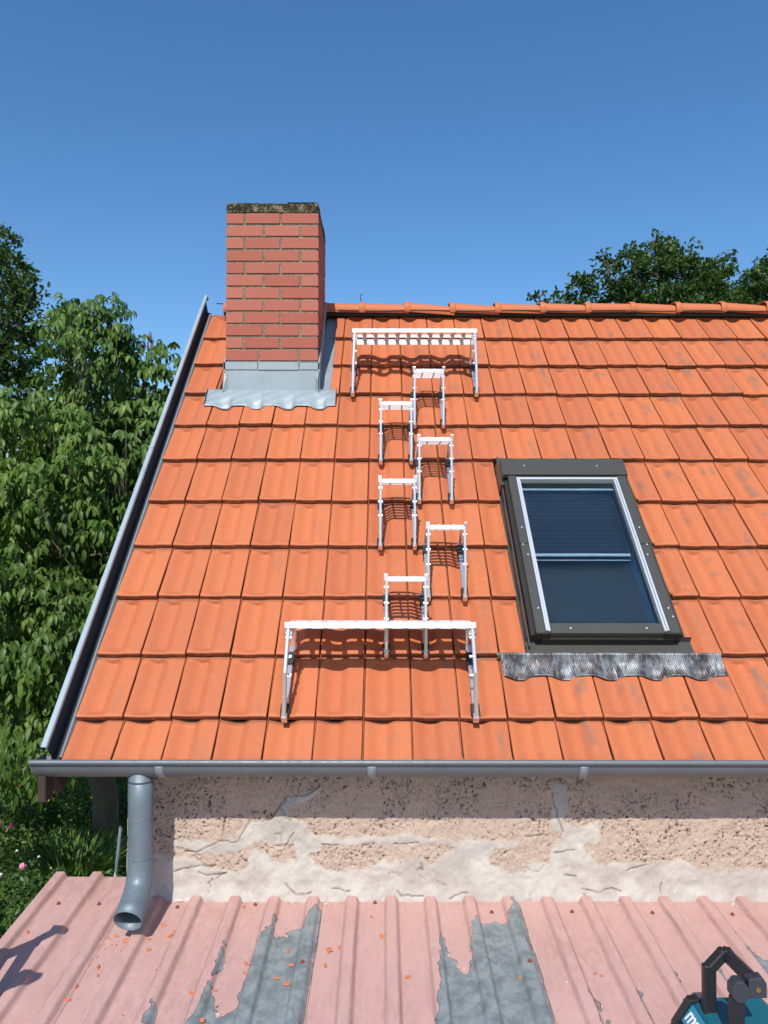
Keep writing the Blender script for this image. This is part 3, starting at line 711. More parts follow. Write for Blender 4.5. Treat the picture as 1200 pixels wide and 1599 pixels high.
# ---- skylight
sk = empty('skylight'); H(sk)
def SM(): return Matrix(((1, 0, 0, 0), (0, CT, -ST, 0), (0, ST, CT, 0), (0, 0, 0, 1)))
b = MB(); M = SM()
xL, xR, sB, sT, h = 1.962, 2.606, .380, 1.460, .088
# outer frame (upstand) under the cladding
b.box((xL-.018, sB+.01, -.03), (xL+.012, sT+.10, h-.03), M); b.box((xR-.012, sB+.01, -.03), (xR+.012, sT+.10, h-.03), M)
b.box((xL-.018, sT+.10, -.03), (xR+.012, sT+.125, h-.03), M); b.cbox((xL+.03, sB-.004, -.02), (xR-.02, sB+.03, .045), .003, M)
build_each(b, 'outer_frame', M_clad_d, sk)
b = MB()
for s0, s1, dh in ((sB, .936, 0), (.938, sT, .0025)):
    b.cbox((xL, s0, h-.03), (2.005, s1, h+dh), .003, M); b.cbox((2.556, s0, h-.03), (xR, s1, h+dh), .003, M)
b.cbox((1.934, sT, h-.028), (2.618, 1.595, h+.012), .003, M)         # head cover
b.cbox((2.028, sB+.004, h-.040), (2.556, .442, h-.008), .003, M)     # bottom rail
build_each(b, 'cladding', M_clad, sk)
b = MB(); b.cbox((xL+.0, sB-.003, h-.045), (2.028, sB+.02, h-.004), .003, M); b.cbox((2.535, sB-.003, h-.045), (xR, sB+.02, h-.004), .003, M)
b.cbox((2.028, sB-.002, h-.062), (2.535, sB+.02, h-.042), .002, M)
b.box((1.936, sT-.006, h-.02), (2.612, sT-.0005, h-.002), M); build_each(b, 'rail_end', M_clad_d, sk)
b = MB()
b.cbox((2.0055, sB+.010, h-.03), (2.0145, 1.446, h+.004), .001, M); b.cbox((2.0165, sB+.010, h-.034), (2.027, 1.44, h-.001), .001, M)
b.cbox((2.5460, sB+.010, h-.03), (2.5555, 1.446, h+.004), .001, M); b.cbox((2.535, sB+.010, h-.034), (2.5445, 1.44, h-.001), .001, M)
b.cbox((2.0145, 1.430, h-.03), (2.546, 1.446, h+.003), .001, M)
b.build('sash_trim', M_silver, sk)
b = MB(); b.box((2.024, .440, h-.036), (2.538, 1.432, h-.030), M); b.build('glass', M_glass, sk)
# lining and dark room below
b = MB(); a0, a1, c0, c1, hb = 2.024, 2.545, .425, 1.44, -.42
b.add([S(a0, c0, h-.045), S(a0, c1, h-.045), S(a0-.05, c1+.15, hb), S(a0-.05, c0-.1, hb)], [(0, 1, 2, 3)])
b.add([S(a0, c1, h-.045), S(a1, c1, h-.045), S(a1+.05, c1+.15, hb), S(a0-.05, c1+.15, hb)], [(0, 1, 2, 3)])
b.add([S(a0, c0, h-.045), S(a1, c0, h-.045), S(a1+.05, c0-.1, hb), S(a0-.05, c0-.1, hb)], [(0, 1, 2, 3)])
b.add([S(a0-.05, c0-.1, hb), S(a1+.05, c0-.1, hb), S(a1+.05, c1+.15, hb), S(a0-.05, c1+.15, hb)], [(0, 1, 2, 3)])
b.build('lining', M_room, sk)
b = MB(); b.add([S(a1-.012, c0+.0, h-.06), S(a1-.012, c0+.50, h-.06), S(a1-.05, c0+.62, -.30), S(a1-.06, c0-.05, -.30)], [(0, 1, 2, 3)])
b.add([S(a1, c0, h-.045), S(a1, c1, h-.045), S(a1+.05, c1+.15, hb), S(a1+.05, c0-.1, hb)], [(0, 1, 2, 3)])
b.build('side_lining', M_reveal, sk)
# pleated blind in the upper half, with white bars
b = MB(); n = 34; pl = []
for i in range(n+1):
    s = .905+i*(1.40-.905)/n; pl.append([S(2.030, s, h-.062-(.002 if i % 2 else 0)), S(2.512, s, h-.062-(.002 if i % 2 else 0))])
b.grid(pl); b.build('blind', M_blind, sk)
b = MB(); b.cbox((2.028, .897, h-.058), (2.512, .911, h-.046), .002, M); b.cbox((2.028, .881, h-.070), (2.512, .886, h-.064), .002, M); b.cbox((2.030, 1.386, h-.050), (2.532, 1.397, h-.040), .002, M)
build_each(b, 'blind_rail', M_white, sk)
# flashing round the window
b = MB()
b.add([S(1.9225, 1.60, -.032), S(2.672, 1.60, -.032), S(2.672, .345, -.032), S(1.9225, .345, -.032)], [(3, 2, 1, 0)])
b.cbox((1.932, .35, -.022), (1.940, 1.70, .030), .001, M); b.cbox((2.640, .40, -.022), (2.646, 1.70, .020), .001, M)
b.cbox((1.924, sT-.03, -.02), (1.960, 1.66, .050), .002, M)
b.grid([[S(x, s, hh) for x in (1.923, 2.0, 2.3, 2.6, 2.672)] for s, hh in ((.322, .006), (.330, .004), (.395, .002), (.400, .03))])
b.grid([[S(x, s, hh) for x in (1.787, 2.0, 2.3, 2.6, 2.708)] for s, hh in ((.314, .003), (.318, .008), (.328, .010))])
b.build('window_flashing', M_clad, sk)
b = MB(); xs = np.linspace(1.802, 2.782, 700); rows = []
for t in np.linspace(0, 1, 14):
    r_ = []
    for x in xs:
        u = (x/W) % 1.0; wv = float(tile_h(np.array(u), np.array(.5))); cut = .009*(1-math.cos(2*math.pi*(u-.86)))/2
        s = .322-(.322-.222+cut)*t; surf = -.0295*min((s-.008)/.322, 1)+wv
        hh = max(.010*(1-t)**2+surf*(1-(1-t)**2)+.008, surf+.0075)+.0007*math.sin(x*2*math.pi/.0082+2.5*math.sin(t*6))
        r_.append(S(x+.010*t, s, hh))
    rows.append(r_)
b.grid(rows); b.build('lead_apron', M_lead, sk, True, solid=.001)
b = MB()
for X, s, hh in [(2.06, 1.53, h+.012), (2.46, 1.53, h+.012), (1.985, 1.05, h+.002), (1.975, .93, h), (1.99, .86, h), (1.99, .52, h), (2.58, 1.05, h+.002), (2.59, .93, h), (2.575, .86, h), (2.585, .52, h), (2.592, .47, h), (2.12, .41, h-.008), (2.46, .41, h-.008)]:
    p = S(X, s, hh); q = S(X, s, hh+.003); b.tube([p, q], .0045, 8)
build_each(b, 'screw', M_silver, sk)

# ================================================================== LEAN-TO ROOF of painted trapezoidal sheets
AL = math.atan(.0657); PX = .1630; XC0 = 1.317; ZL0 = -.772
def zl(y): return ZL0+(y-.06)*.0657
def rib(x):
    d = np.abs(((x-XC0+PX/2) % PX)-PX/2)
    return .023*(1-sms(.0165, .034, d))
lean = empty('lean_to_roof', (1.5, -1.5, GZ)); tag(lean, 'low lean-to roof of pink painted corrugated metal peeling to bare grey zinc', 'metal roof')
LM = Matrix.Translation((-1.5, 1.5, -GZ))
def LP(o): o.parent = lean; o.matrix_parent_inverse = LM; return o
# posts and beams carrying it
b = MB()
for x in (-.05, 1.6, 3.3): b.cbox((x, -3.45, GZ), (x+.1, -3.35, zl(-3.4)-.03), .005)
b.cbox((-.12, -3.46, zl(-3.4)-.13), (3.6, -3.34, zl(-3.4)-.03), .005)
[LP(o_) for o_ in build_each(b, 'post', M_wood)]
b = MB(); b.cbox((-.10, -3.3, 0), (.0, .0, .001), .0001)
sheets = [(-.185, .2165, .242), (.2165, 1.0305, .055), (1.0305, 1.8465, .055), (1.8465, 2.6610, .055), (2.6610, 3.476, .055)]
polys = PEEL_A+PEEL_B+PEEL_C
for k, (xa, xb_, ytop) in enumerate(sheets):
    xs = np.arange(xa-(.0 if k == 0 else .018), xb_+.001, .0045); xs[-1] = xb_
    ys = np.concatenate([np.arange(-3.5, -1.0, .06), np.arange(-1.0, .10, .005)])
    yt = .085 if k else .245
    ys = ys[ys < yt-.003]; ys = np.append(ys, yt)
    if k == 0: ys = np.concatenate([np.arange(-3.5, -1.0, .06), np.arange(-1.0, .242, .005), [.245]])
    X_, Y_ = np.meshgrid(xs, ys)
    wx = (fbm(X_*45, Y_*45, 3, 5)-.5)*.030; wy = (fbm(X_*40, Y_*40, 13, 5)-.5)*.065
    pl = np.zeros(X_.shape)
    for p in polys: pl = np.maximum(pl, inpoly(X_+wx*(np.abs(X_-1.03) > .012)*(np.abs(X_-1.846) > .012), Y_+wy, p).astype(float))
    pl = np.maximum(pl, (fbm(X_*5, Y_*1.2, 57) > .60)*(Y_ < -.80)*1.)
    pl = blur(pl, 1)
    d = np.abs(((X_-XC0+PX/2) % PX)-PX/2)
    ridge = (1-sms(.015, .04, d))*sms(.012, .02, d)+.5*(1-sms(.0, .02, np.abs(d-.036)))
    grime = np.clip(.35+.7*sms(-.02, .09, Y_)+(fbm(X_*3, Y_*3, 77)-.5)*1.5+.35*ridge, 0, 1)*.6
    Z_ = zl(Y_)+rib(X_)+(0.0016*((X_ > xb_-.02)) if k < 4 else 0)+.0012*(fbm(X_*6, Y_*6, 66)-.5)
    if k: Z_ = Z_+.0020*(X_ < xa+.001)*0-.0022*(X_ < xa)
    groove = .0012*np.exp(-((d-.052)/.0022)**2); Z_ = Z_+groove
    V = np.stack([X_, Y_, Z_], -1).reshape(-1, 3); nx = len(xs); ny = len(ys)
    I = (np.arange(ny-1)[:, None]*nx+np.arange(nx-1)[None]).ravel(); F = np.stack([I, I+1, I+nx+1, I+nx], 1)
    o = LP(npmesh('roof_sheet', V, F, M_sheet, None, True, {'peel': pl.ravel(), 'ridge': np.clip(ridge, 0, 1).ravel(), 'grime': grime.ravel()}))
    md = o.modifiers.new('solid', 'SOLIDIFY'); md.thickness = .0009; md.offset = -1
M_screw = simple('rusty_red_screw', (.22, .05, .04), .6)
scr = None
for X, Y in SCREWS:
    if scr is None:
        b = MB(); b.tube([(0, 0, -.001), (0, 0, .002)], .0085, 12); b.tube([(0, 0, .002), (0, 0, .008)], [.0055, .0045], 6)
        me = b.build('roof_screw', M_screw).data; bpy.data.objects.remove(bpy.data.objects['roof_screw']); scr = me
    o = bpy.data.objects.new('roof_screw', scr); C.objects.link(o); LP(o); o.location = (X, Y, zl(Y)+float(rib(np.array(X)))+.001)

# ---- debris on the sheets
M_chip = simple('broken_tile_orange', (.55, .18, .08), .75, 0, .2, 60, .3)
M_crumb = simple('mortar_crumb', (.6, .56, .5), .9, 0, .15, 60, .4)
def shard(seed, flat):
    r = random.Random(seed); n = r.randint(5, 8); pts = []
    for i in range(n):
        a = 2*math.pi*(i+r.uniform(-.25, .25))/n; q = r.uniform(.6, 1)
        pts.append((math.cos(a)*q*1.25, math.sin(a)*q*.62))
    v = [(x, y, 0) for x, y in pts]+[(x*.86+r.uniform(-.05, .05), y*.8, flat*r.uniform(.7, 1.1)) for x, y in pts]
    f = [tuple(range(n))[::-1], tuple(range(n, 2*n))]+[(i, (i+1) % n, (i+1) % n+n, i+n) for i in range(n)]
    return v, f
places = ['near the left edge of the metal roof', 'just below the mouth of the downpipe', 'on the pink sheet right of the downpipe', 'on the bare zinc patch at left', 'on the middle pink sheet', 'on the bare zinc strip right of centre', 'on the pink sheet right of centre']
def where(X, Y):
    if X < .16: return places[0]
    if X < .33: return places[1]
    if X < .66: return places[2]
    if X < 1.03: return places[3]
    if X < 1.5: return places[4]
    if X < 1.84: return places[5]
    return places[6]
ORD = ['highest', 'second highest', 'third from the top', 'fourth from the top', 'fifth from the top', 'sixth from the top', 'seventh from the top', 'eighth from the top', 'ninth from the top', 'tenth from the top', 'eleventh from the top', 'twelfth from the top', 'lowest but two', 'lowest but one', 'lowest']
def debris(name, cat, mats, lst, sizes, seed0, adj, flat, cl):
    reg = {}
    for i, p in enumerate(lst): reg.setdefault(where(*p), []).append((-p[1], i))
    rank = {}
    for q in reg.values():
        q.sort()
        for k, (_, i) in enumerate(q): rank[i] = (k, len(q))
    for i, (X, Y) in enumerate(lst):
        v, f = shard(seed0+i, flat); b = MB(); b.add(v, f); o = b.build(name, mats)
        r = random.Random(seed0*3+i); q = r.uniform(*sizes); o.scale = (q, q, q)
        o.rotation_euler = (r.uniform(-.25, .25), r.uniform(-.25, .25), r.uniform(0, 6.28)); o.location = (X, Y, zl(Y)+float(rib(np.array(X)))+.001+q*.12)
        k, n = rank[i]; od = 'only' if n == 1 else (ORD[k] if k < n-1 or n > 15 else 'lowest')
        tag(o, f'{od} {adj} {where(X, Y)}', cat, cl)
debris('tile_chip', 'tile chip', M_chip, CHIPS, (.007, .0165), 100, 'broken orange tile chip', .45, 'broken tile chips on the metal roof')
ex = []
for i in range(14): ex.append((.235+rng.normal(0, .018), -.275+rng.normal(0, .028)-.0*i))
debris('tile_chip', 'tile chip', M_chip, ex, (.003, .006), 300, 'tiny orange tile crumb', .45, 'tiny tile crumbs below the downpipe mouth')
debris('mortar_crumb', 'mortar crumb', M_crumb, CRUMBS[1:4]+CRUMBS[5:], (.004, .010), 500, 'pale mortar crumb', .6, 'pale mortar crumbs on the metal roof')
for i, (X, Y, q) in enumerate([(.430, .045, .024), (.957, .070, .015)]):
    v, f = shard(900+i, .35); b = MB(); b.add(v, f); o = b.build('mortar_crumb', M_crumb); o.scale = (q, q, q); o.location = (X, Y, zl(Y)+float(rib(np.array(X)))+.004); o.rotation_euler = (0, 0, -.3)
    tag(o, ['flat pale mortar lump fallen at the wall foot beside the downpipe', 'pale mortar lump at the wall foot above the left zinc patch'][i], 'mortar crumb')

M_flake = simple('curled_paint', (.50, .28, .25), .7, 0, .25, 80, .2)
FL = [(.885, -.205), (.898, -.190), (.868, -.198), (.962, -.112), (.800, -.382), (.812, -.402), (.790, -.425), (1.026, -.355), (1.600, -.402), (1.612, -.300), (1.622, -.262), (1.572, -.412), (1.530, -.330), (1.545, -.372), (.742, -.650), (.722, -.600), (2.010, -.610), (2.668, -.300)]
FLAB = ['left patch'] 
for i, (X, Y) in enumerate(FL):
    r = random.Random(1200+i); L_ = r.uniform(.008, .017); Wf = r.uniform(.006, .012); a1_ = r.uniform(1.2, 2.6); b = MB(); rows = []
    for q in range(7):
        t = q/6*a1_; rr = Wf/a1_*1.6
        rows.append([(x_, math.sin(t)*rr+r.uniform(-.0006, .0006), (1-math.cos(t))*rr) for x_ in (-L_/2+r.uniform(0, .003), 0, L_/2-r.uniform(0, .003))])
    b.grid(rows); o = b.build('paint_flake', M_flake, None, False, .0006); o.location = (X, Y, zl(Y)+float(rib(np.array(X)))+.001); o.rotation_euler = (0, 0, r.uniform(0, 6.28))
    where_ = ['left zinc patch', 'right zinc patch', 'small bare spots at right'][0 if X < 1.2 else 1 if X < 1.9 else 2]
    grp = [p for p in FL if ((p[0] < 1.2) == (X < 1.2)) and ((p[0] < 1.9) == (X < 1.9))]; k = sorted(grp, key=lambda p: -p[1]).index((X, Y))
    tag(o, f'{ORD[k] if k < len(grp)-1 else "lowest"} curled pink paint flake at the edge of the {where_}', 'paint flake', 'curled paint flakes on the metal roof')

# ================================================================== ROOF STEPS AND PLATFORMS
def sdir(a): return Vector((0, math.cos(R(a)), -math.sin(R(a))))
def make_step(tl):
    root = empty('roof_step', (0, 0, 0), (TH, 0, 0)); D = sdir(44+tl); up = Vector((0, math.sin(R(44+tl)), math.cos(R(44+tl))))
    F_ = Vector((0, .243, .243)); hw = .0875; dep = .20
    for sx in (-1, 1):
        b = MB(); x = sx*hw*1.0
        p0 = Vector((x, .0, .012)); p1 = Vector((x*.985, .238, .235)); mid = Vector((x*.97+sx*.003, .10, .113))
        b.bar(p0, mid, .0145, .022, .003); b.bar(mid-(mid-p0).normalized()*.004, p1, .0125, .018, .003)
        b.build('leg', M_alu, root)
        b = MB(); b.bar((x, .01, .000), (x, .375, -.006), .020, .014, .002); b.bar((x, .36, .0), F_+Vector((x, 0, 0))+D*.16, .012, .012, .002)
        b.build('base_rail', M_alu, root)
        b = MB()
        a, c_, d_ = F_+Vector((x*1.0, 0, -.005)), F_+Vector((x, 0, 0))+D*.197, F_+Vector((x, -.055, -.075))
        t = .0018; tri = [a, c_, c_+Vector((0, -.02, -.02)), Vector((x, .245, .10)), d_]
        v = [p+Vector((-t, 0, 0)) for p in tri]+[p+Vector((t, 0, 0)) for p in tri]; n = 5
        b.add(v, [tuple(range(n)), tuple(range(2*n-1, n-1, -1))]+[(i, i+n, (i+1) % n+n, (i+1) % n) for i in range(n)])
        b.bar(F_+Vector((x*1.03, -.006, -.012)), F_+Vector((x*1.03, .004, .020)), .004, .018, .001, up=Vector((1, 0, 0)))
        for q in range(3): b.tube([F_+Vector((x-.010, -.03-.05*q, -.03-.05*q)), F_+Vector((x+.010, -.03-.05*q, -.03-.05*q))], .005, 8)
        b.build('side_bracket', M_alu, root)
        b = MB(); b.cbox((x-.0175, .008, -.012), (x+.0175, .060, .008), .003); b.cbox((x-.0165, .29, -.014), (x+.0165, .345, .014), .003)
        build_each(b, 'rubber_pad', M_rub, root)
        b = MB(); b.cbox((x-.0105, -.010, -.016), (x+.0105, .014, .018), .002); build_each(b, 'foot', M_alu, root)
    b = MB(); M = Matrix(((1, 0, 0, 0), (0, D.y, up.y, F_.y), (0, D.z, up.z, F_.z), (0, 0, 0, 1)))
    b.cbox((-hw+.003, 0, -.018), (hw-.003, .004, .004), .001, M); b.cbox((-hw+.003, dep-.004, -.014), (hw-.003, dep, .003), .001, M)
    for q in range(1, 6): b.cbox((-hw+.003, dep*q/6-.0038, -.012), (hw-.003, dep*q/6+.0038, .002), .0008, M)
    for x in (-.037, .035): b.cbox((x-.005, .005, -.013), (x+.005, dep-.005, -.009), .001, M)
    for x in (-.035, .035): b.cbox((x-.005, .0, .004), (x+.005, .02, .007), .001, M)
    b.build('tread', M_alu2, root)
    return root
steps = [(1.559, 2.030, 'first roof step below the upper platform, grille seen from below'), (1.355, 1.684, 'second roof step from the top, left column, with barred tread'),
         (1.565, 1.344, 'third roof step from the top, right column, level with the skylight head'), (1.355, .994, 'fourth roof step from the top, left column, mid roof'),
         (1.585, .653, 'fifth roof step from the top, right column, beside the skylight'), (1.384, .318, 'lowest roof step, directly behind the long lower platform')]
for i, (X, s, lab) in enumerate(steps):
    o = make_step([0, 0, 0, .5, 2.5, 3][i])
    o.location = S(X, s, .006); tag(o, 'silver aluminium '+lab, 'roof step', 'aluminium roof steps climbing to the ridge')
def make_platform(tl, dep, fh=.298):
    root = empty('roof_platform', (0, 0, 0), (TH, 0, 0)); D = sdir(44+tl); up = Vector((0, math.sin(R(44+tl)), math.cos(R(44+tl))))
    F_ = Vector((0, .287, fh)); hw = .401
    for sx in (-1, 1):
        x = sx*.397; xt = sx*.385
        b = MB(); p0 = Vector((x, 0, .012)); mid = Vector((x-sx*.004, .125, .150)); p1 = Vector((xt, .275, fh-.020))
        b.bar(p0, mid, .0165, .024, .003); b.bar(mid-(mid-p0).normalized()*.004, p1, .0145, .020, .003); b.build('leg', M_alu, root)
        b = MB(); b.bar((x, .01, .000), (x, .375, -.006), .022, .014, .002); b.bar((xt, .345, .0), F_+Vector((xt, 0, 0))+D*.20, .012, .012, .002); b.build('base_rail', M_alu, root)
        b = MB(); t = .002; xx = xt
        tri = [F_+Vector((xx, 0, -.01)), F_+Vector((xx, 0, 0))+D*.28, F_+Vector((xx, 0, 0))+D*.28+Vector((0, -.02, -.02)), Vector((xx, .30, .15)), F_+Vector((xx, -.05, -.07))]
        v = [p+Vector((-t, 0, 0)) for p in tri]+[p+Vector((t, 0, 0)) for p in tri]; n = 5
        b.add(v, [tuple(range(n)), tuple(range(2*n-1, n-1, -1))]+[(i, i+n, (i+1) % n+n, (i+1) % n) for i in range(n)])
        b.cbox((xx-.018, .262, fh-.063), (xx+.018, .285, fh-.026), .004)
        for q in range(3): b.tube([F_+Vector((xx-.012, -.035-.055*q, -.05-.055*q)), F_+Vector((xx+.012, -.035-.055*q, -.05-.055*q))], .006, 8)
        b.build('side_bracket', M_alu, root)
        b = MB(); b.cbox((x-.019, .010, -.012), (x+.019, .066, .010), .003); b.cbox((x-.018, .265, -.012), (x+.018, .330, .014), .003); build_each(b, 'rubber_pad', M_rub, root)
        b = MB(); b.cbox((x-.012, -.012, -.018), (x+.012, .014, .018), .002); build_each(b, 'foot', M_alu, root)
    b = MB(); M = Matrix(((1, 0, 0, 0), (0, D.y, up.y, F_.y), (0, D.z, up.z, F_.z), (0, 0, 0, 1)))
    b.cbox((-hw, 0, -.020), (hw, .003, .006), .001, M)
    for y0, y1 in ((.003, .060), (.118, .180), (.240, dep)): b.box((-hw+.001, y0, -.004), (hw-.001, y1, -.001), M)
    for y, hb_ in ((.1185, .020), (.2405, .036)): b.box((-hw+.001, y, -hb_), (hw-.001, y+.0025, -.0045), M)
    n = 11
    for q in range(n+1):
        x = -hw+.004+(2*hw-.008)*q/n; wq = .0115
        for y0, y1 in ((.0605, .1175), (.1805, .2395)):
            b.box((max(x-wq, -hw+.001), y0, -.004), (min(x+wq, hw-.001), y1, -.001), M)
            # corner gussets turn the slots into rounded holes
            for sg in (-1, 1):
                xe = x+sg*wq
                if abs(xe) > hw-.012: continue
                for ya, yb in ((y0, y0+.010), (y1, y1-.010)):
                    v = [M @ Vector(p) for p in ((xe, ya, -.0035), (xe+sg*.005, ya, -.0035), (xe, yb, -.0035), (xe, ya, -.0015), (xe+sg*.005, ya, -.0015), (xe, yb, -.0015))]
                    b.add(v, [(0, 1, 2), (5, 4, 3), (0, 3, 4, 1), (1, 4, 5, 2), (2, 5, 3, 0)])
    for q in range(14):
        x = -hw+.03+(2*hw-.06)*q/13; b.cbox((x-.007, .001, .006), (x+.007, .012, .0085), .001, M)
    b.build('deck', M_alu2, root)
    return root
pf = make_platform(1, .30); pf.location = S(1.482, 2.374, .006); tag(pf, 'long aluminium roof platform just below the ridge, perforated deck seen from below', 'roof platform', 'long aluminium standing platforms on the roof')
o = make_platform(4, .31, .262); o.location = S(1.270, -.003, .006); tag(o, 'long aluminium roof platform low on the roof above the gutter, seen edge on', 'roof platform', 'long aluminium standing platforms on the roof')

# ================================================================== CORDLESS MACHINE lower right
M_teal = simple('teal_plastic', (.006, .105, .145), .45, 0, .08, 20, .08)
M_blk = simple('black_plastic', (.014, .015, .018), .42, 0, .15, 200, .25)
M_dk = simple('charcoal_plastic', (.03, .038, .048), .4, 0, .1, 200, .2)
M_lab = simple('blue_label', (.02, .22, .33), .35); M_let = simple('white_lettering', (.85, .85, .87), .5); M_brs = simple('brass_screw', (.35, .25, .12), .35, .8)
tx, ty = 2.30, -.93; tz0 = zl(ty)+.024
tool = empty('power_tool', (tx, ty, tz0)); tag(tool, 'teal and black power tool case with tall black carry handle at bottom right', 'power tool')
TM = Matrix.Translation((-tx, -ty, -tz0))
def T(o): o.parent = tool; o.matrix_parent_inverse = TM; return o
b = MB(); zt = -.668
prof = [(2.205, tz0+.01), (2.205, -.740), (2.250, -.680), (2.268, zt-.006), (2.46, zt-.004), (2.52, -.73), (2.52, tz0+.01)]
def ext(b, prof, y0, y1):
    n = len(prof); v = [(x, y0, z) for x, z in prof]+[(x, y1, z) for x, z in prof]
    b.add(v, [tuple(range(n)), tuple(range(2*n-1, n-1, -1))]+[(i, i+n, (i+1) % n+n, (i+1) % n) for i in range(n)])
ext(b, prof, -1.12, -.775); o = T(b.build('housing', M_teal)); md = o.modifiers.new('bev', 'BEVEL'); md.width = .008; md.segments = 3
b = MB()
prof2 = [(2.183, tz0), (2.183, -.748), (2.232, -.672), (2.262, -.668), (2.268, -.678), (2.242, -.684), (2.207, -.744), (2.207, tz0)]
ext(b, prof2, -.800, -.770); ext(b, prof2, -1.13, -1.10)
b.box((2.36, -1.13, tz0), (2.54, -.785, -.700)); b.cbox((2.19, -1.13, tz0-.02), (2.53, -.79, tz0+.012), .006)
o = T(b.build('bumper', M_blk)); md = o.modifiers.new('bev', 'BEVEL'); md.width = .004; md.segments = 2
# sloping badge panel with the maker's lettering
p0 = Vector((2.203, -.803, -.740)); p1 = Vector((2.246, -.803, -.680)); ex_ = (p1-p0); eu = ex_.normalized(); ev = Vector((0, -1, 0)); en = eu.cross(ev).normalized()
if en.x > 0: en = -en
def PB(a, c, d): return p0+ev*a+eu*c+en*d
b = MB(); L_, Hh = .15, .058
v = [PB(.0, .010, .002), PB(L_, .010, .002), PB(L_, .068, .002), PB(.0, .068, .002), PB(.0, .010, .006), PB(L_, .010, .006), PB(L_, .068, .006), PB(.0, .068, .006)]
b.add(v, [(0, 3, 2, 1), (4, 5, 6, 7), (0, 1, 5, 4), (1, 2, 6, 5), (2, 3, 7, 6), (3, 0, 4, 7)]); T(b.build('badge', M_lab))
cu = bpy.data.curves.new('lettering', 'FONT'); cu.body = 'makita'; cu.size = .064; cu.extrude = .0006; cu.offset = .0009; cu.shear = .2
to = bpy.data.objects.new('lettering', cu); C.objects.link(to); bpy.context.view_layer.update()
me = bpy.data.meshes.new_from_object(to.evaluated_get(bpy.context.evaluated_depsgraph_get())); bpy.data.objects.remove(to)
O_ = PB(.006, .022, .0068); X_ = ev; Y__ = eu; Z_ = en
me.transform(Matrix(((X_.x, Y__.x, Z_.x, O_.x), (X_.y, Y__.y, Z_.y, O_.y), (X_.z, Y__.z, Z_.z, O_.z), (0, 0, 0, 1))))
me.materials.clear(); T(link('lettering', me, M_let))
# handle
b = MB()
y1, y2 = -.845, -.985
def post(x, y, z): b.cbox((x-.019, y-.013, zt-.02), (x+.019, y+.013, z), .004)
post(2.272, y1, -.535); post(2.292, y2, -.545)
b.bar((2.272, y1, -.548), (2.322, y1, -.496), .028, .036, .004, up=Vector((0, 1, 0))); b.cbox((2.300, y1-.016, -.525), (2.345, y1+.016, -.489), .005)
b.tube([(2.326, y1+.014, -.508), (2.345, y2-.006, -.508)], .0205, 8)
o = T(b.build('handle', M_blk))
b = MB(); oc = []
for a in range(8): an = math.pi/8+a*math.pi/4; oc.append((2.296+.026*math.cos(an), -.528+.033*math.sin(an)))
ext(b, oc, y2-.019, y2+.019); ext(b, [(2.320, -.545), (2.372, -.545), (2.372, -.505), (2.360, -.486), (2.320, -.492)], y2-.016, y2+.016)
o = T(b.build('handle_joint', M_dk)); md = o.modifiers.new('bev', 'BEVEL'); md.width = .003; md.segments = 2
b = MB(); b.tube([(2.346, y2-.0195, -.520), (2.346, y2-.0155, -.520)], .007, 14); T(b.build('handle_screw', M_brs))

# ================================================================== LADDER (unseen, added to cast the forked shadow at lower left)
E1 = Vector((-.084, -.80, -.16)); E2 = Vector((-.067, -1.09, -.16)); dl = Vector((-.10, .43, -.67)).normalized(); LL = 2.94/(-dl.z)
lad = empty('shadow_ladder', tuple((E1+E2)/2+dl*LL)); tag(lad, 'wooden ladder added outside the view to cast the forked shadow', 'shadow_ladder')
DM = Matrix.Translation(-((E1+E2)/2+dl*LL))
for E in (E1, E2):
    b = MB(); b.bar(E, E+dl*LL, .03, .055, .005, up=Vector((1, 0, 0))); b.bar(E+Vector((.012, 0, .035)), E+dl*.12, .034, .07, .008, up=Vector((1, 0, 0)))
    o = b.build('stile', M_wood); o.parent = lad; o.matrix_parent_inverse = DM
for q in range(12):
    b = MB(); b.bar(E1+dl*(.24+.29*q), E2+dl*(.24+.29*q), .03, .045, .005, up=Vector((1, 0, 0))); o = b.build('rung', M_wood); o.parent = lad; o.matrix_parent_inverse = DM

# ================================================================== TREES AND PLANTS
def leaf_field(base, dirv, nrm, length, width, fold=.25, droop=.25):
    """one folded, pointed leaf per row; returns verts (n,8,3) and quad faces"""
    n = len(base); side = np.cross(dirv, nrm); side /= np.linalg.norm(side, axis=1, keepdims=True)+1e-9
    nr = np.cross(side, dirv)
    L = length[:, None]; Wd = width[:, None]
    def P(t, wq, z): return base+dirv*L*t+side*Wd*wq+nr*L*z
    pts = [P(0, 0, 0), P(.28, -.42, fold*.16), P(.28, .42, fold*.16), P(.30, 0, 0), P(.66, -.38, fold*.14-droop*.12), P(.66, .38, fold*.14-droop*.12), P(.68, 0, -droop*.16), P(1, 0, -droop*.42)]
    V = np.stack(pts, 1)
    q = np.array([[0, 3, 1, 1], [0, 2, 3, 3], [1, 3, 6, 4], [3, 2, 5, 6], [4, 6, 7, 7], [6, 5, 7, 7]])
    t = np.array([[0, 3, 1], [0, 2, 3], [1, 3, 6], [1, 6, 4], [3, 2, 5], [3, 5, 6], [4, 6, 7], [6, 5, 7]])
    F = (np.arange(n)[:, None, None]*8+t[None]).reshape(-1, 3)
    return V.reshape(-1, 3), F
def unit(v): return v/(np.linalg.norm(v, axis=1, keepdims=True)+1e-9)
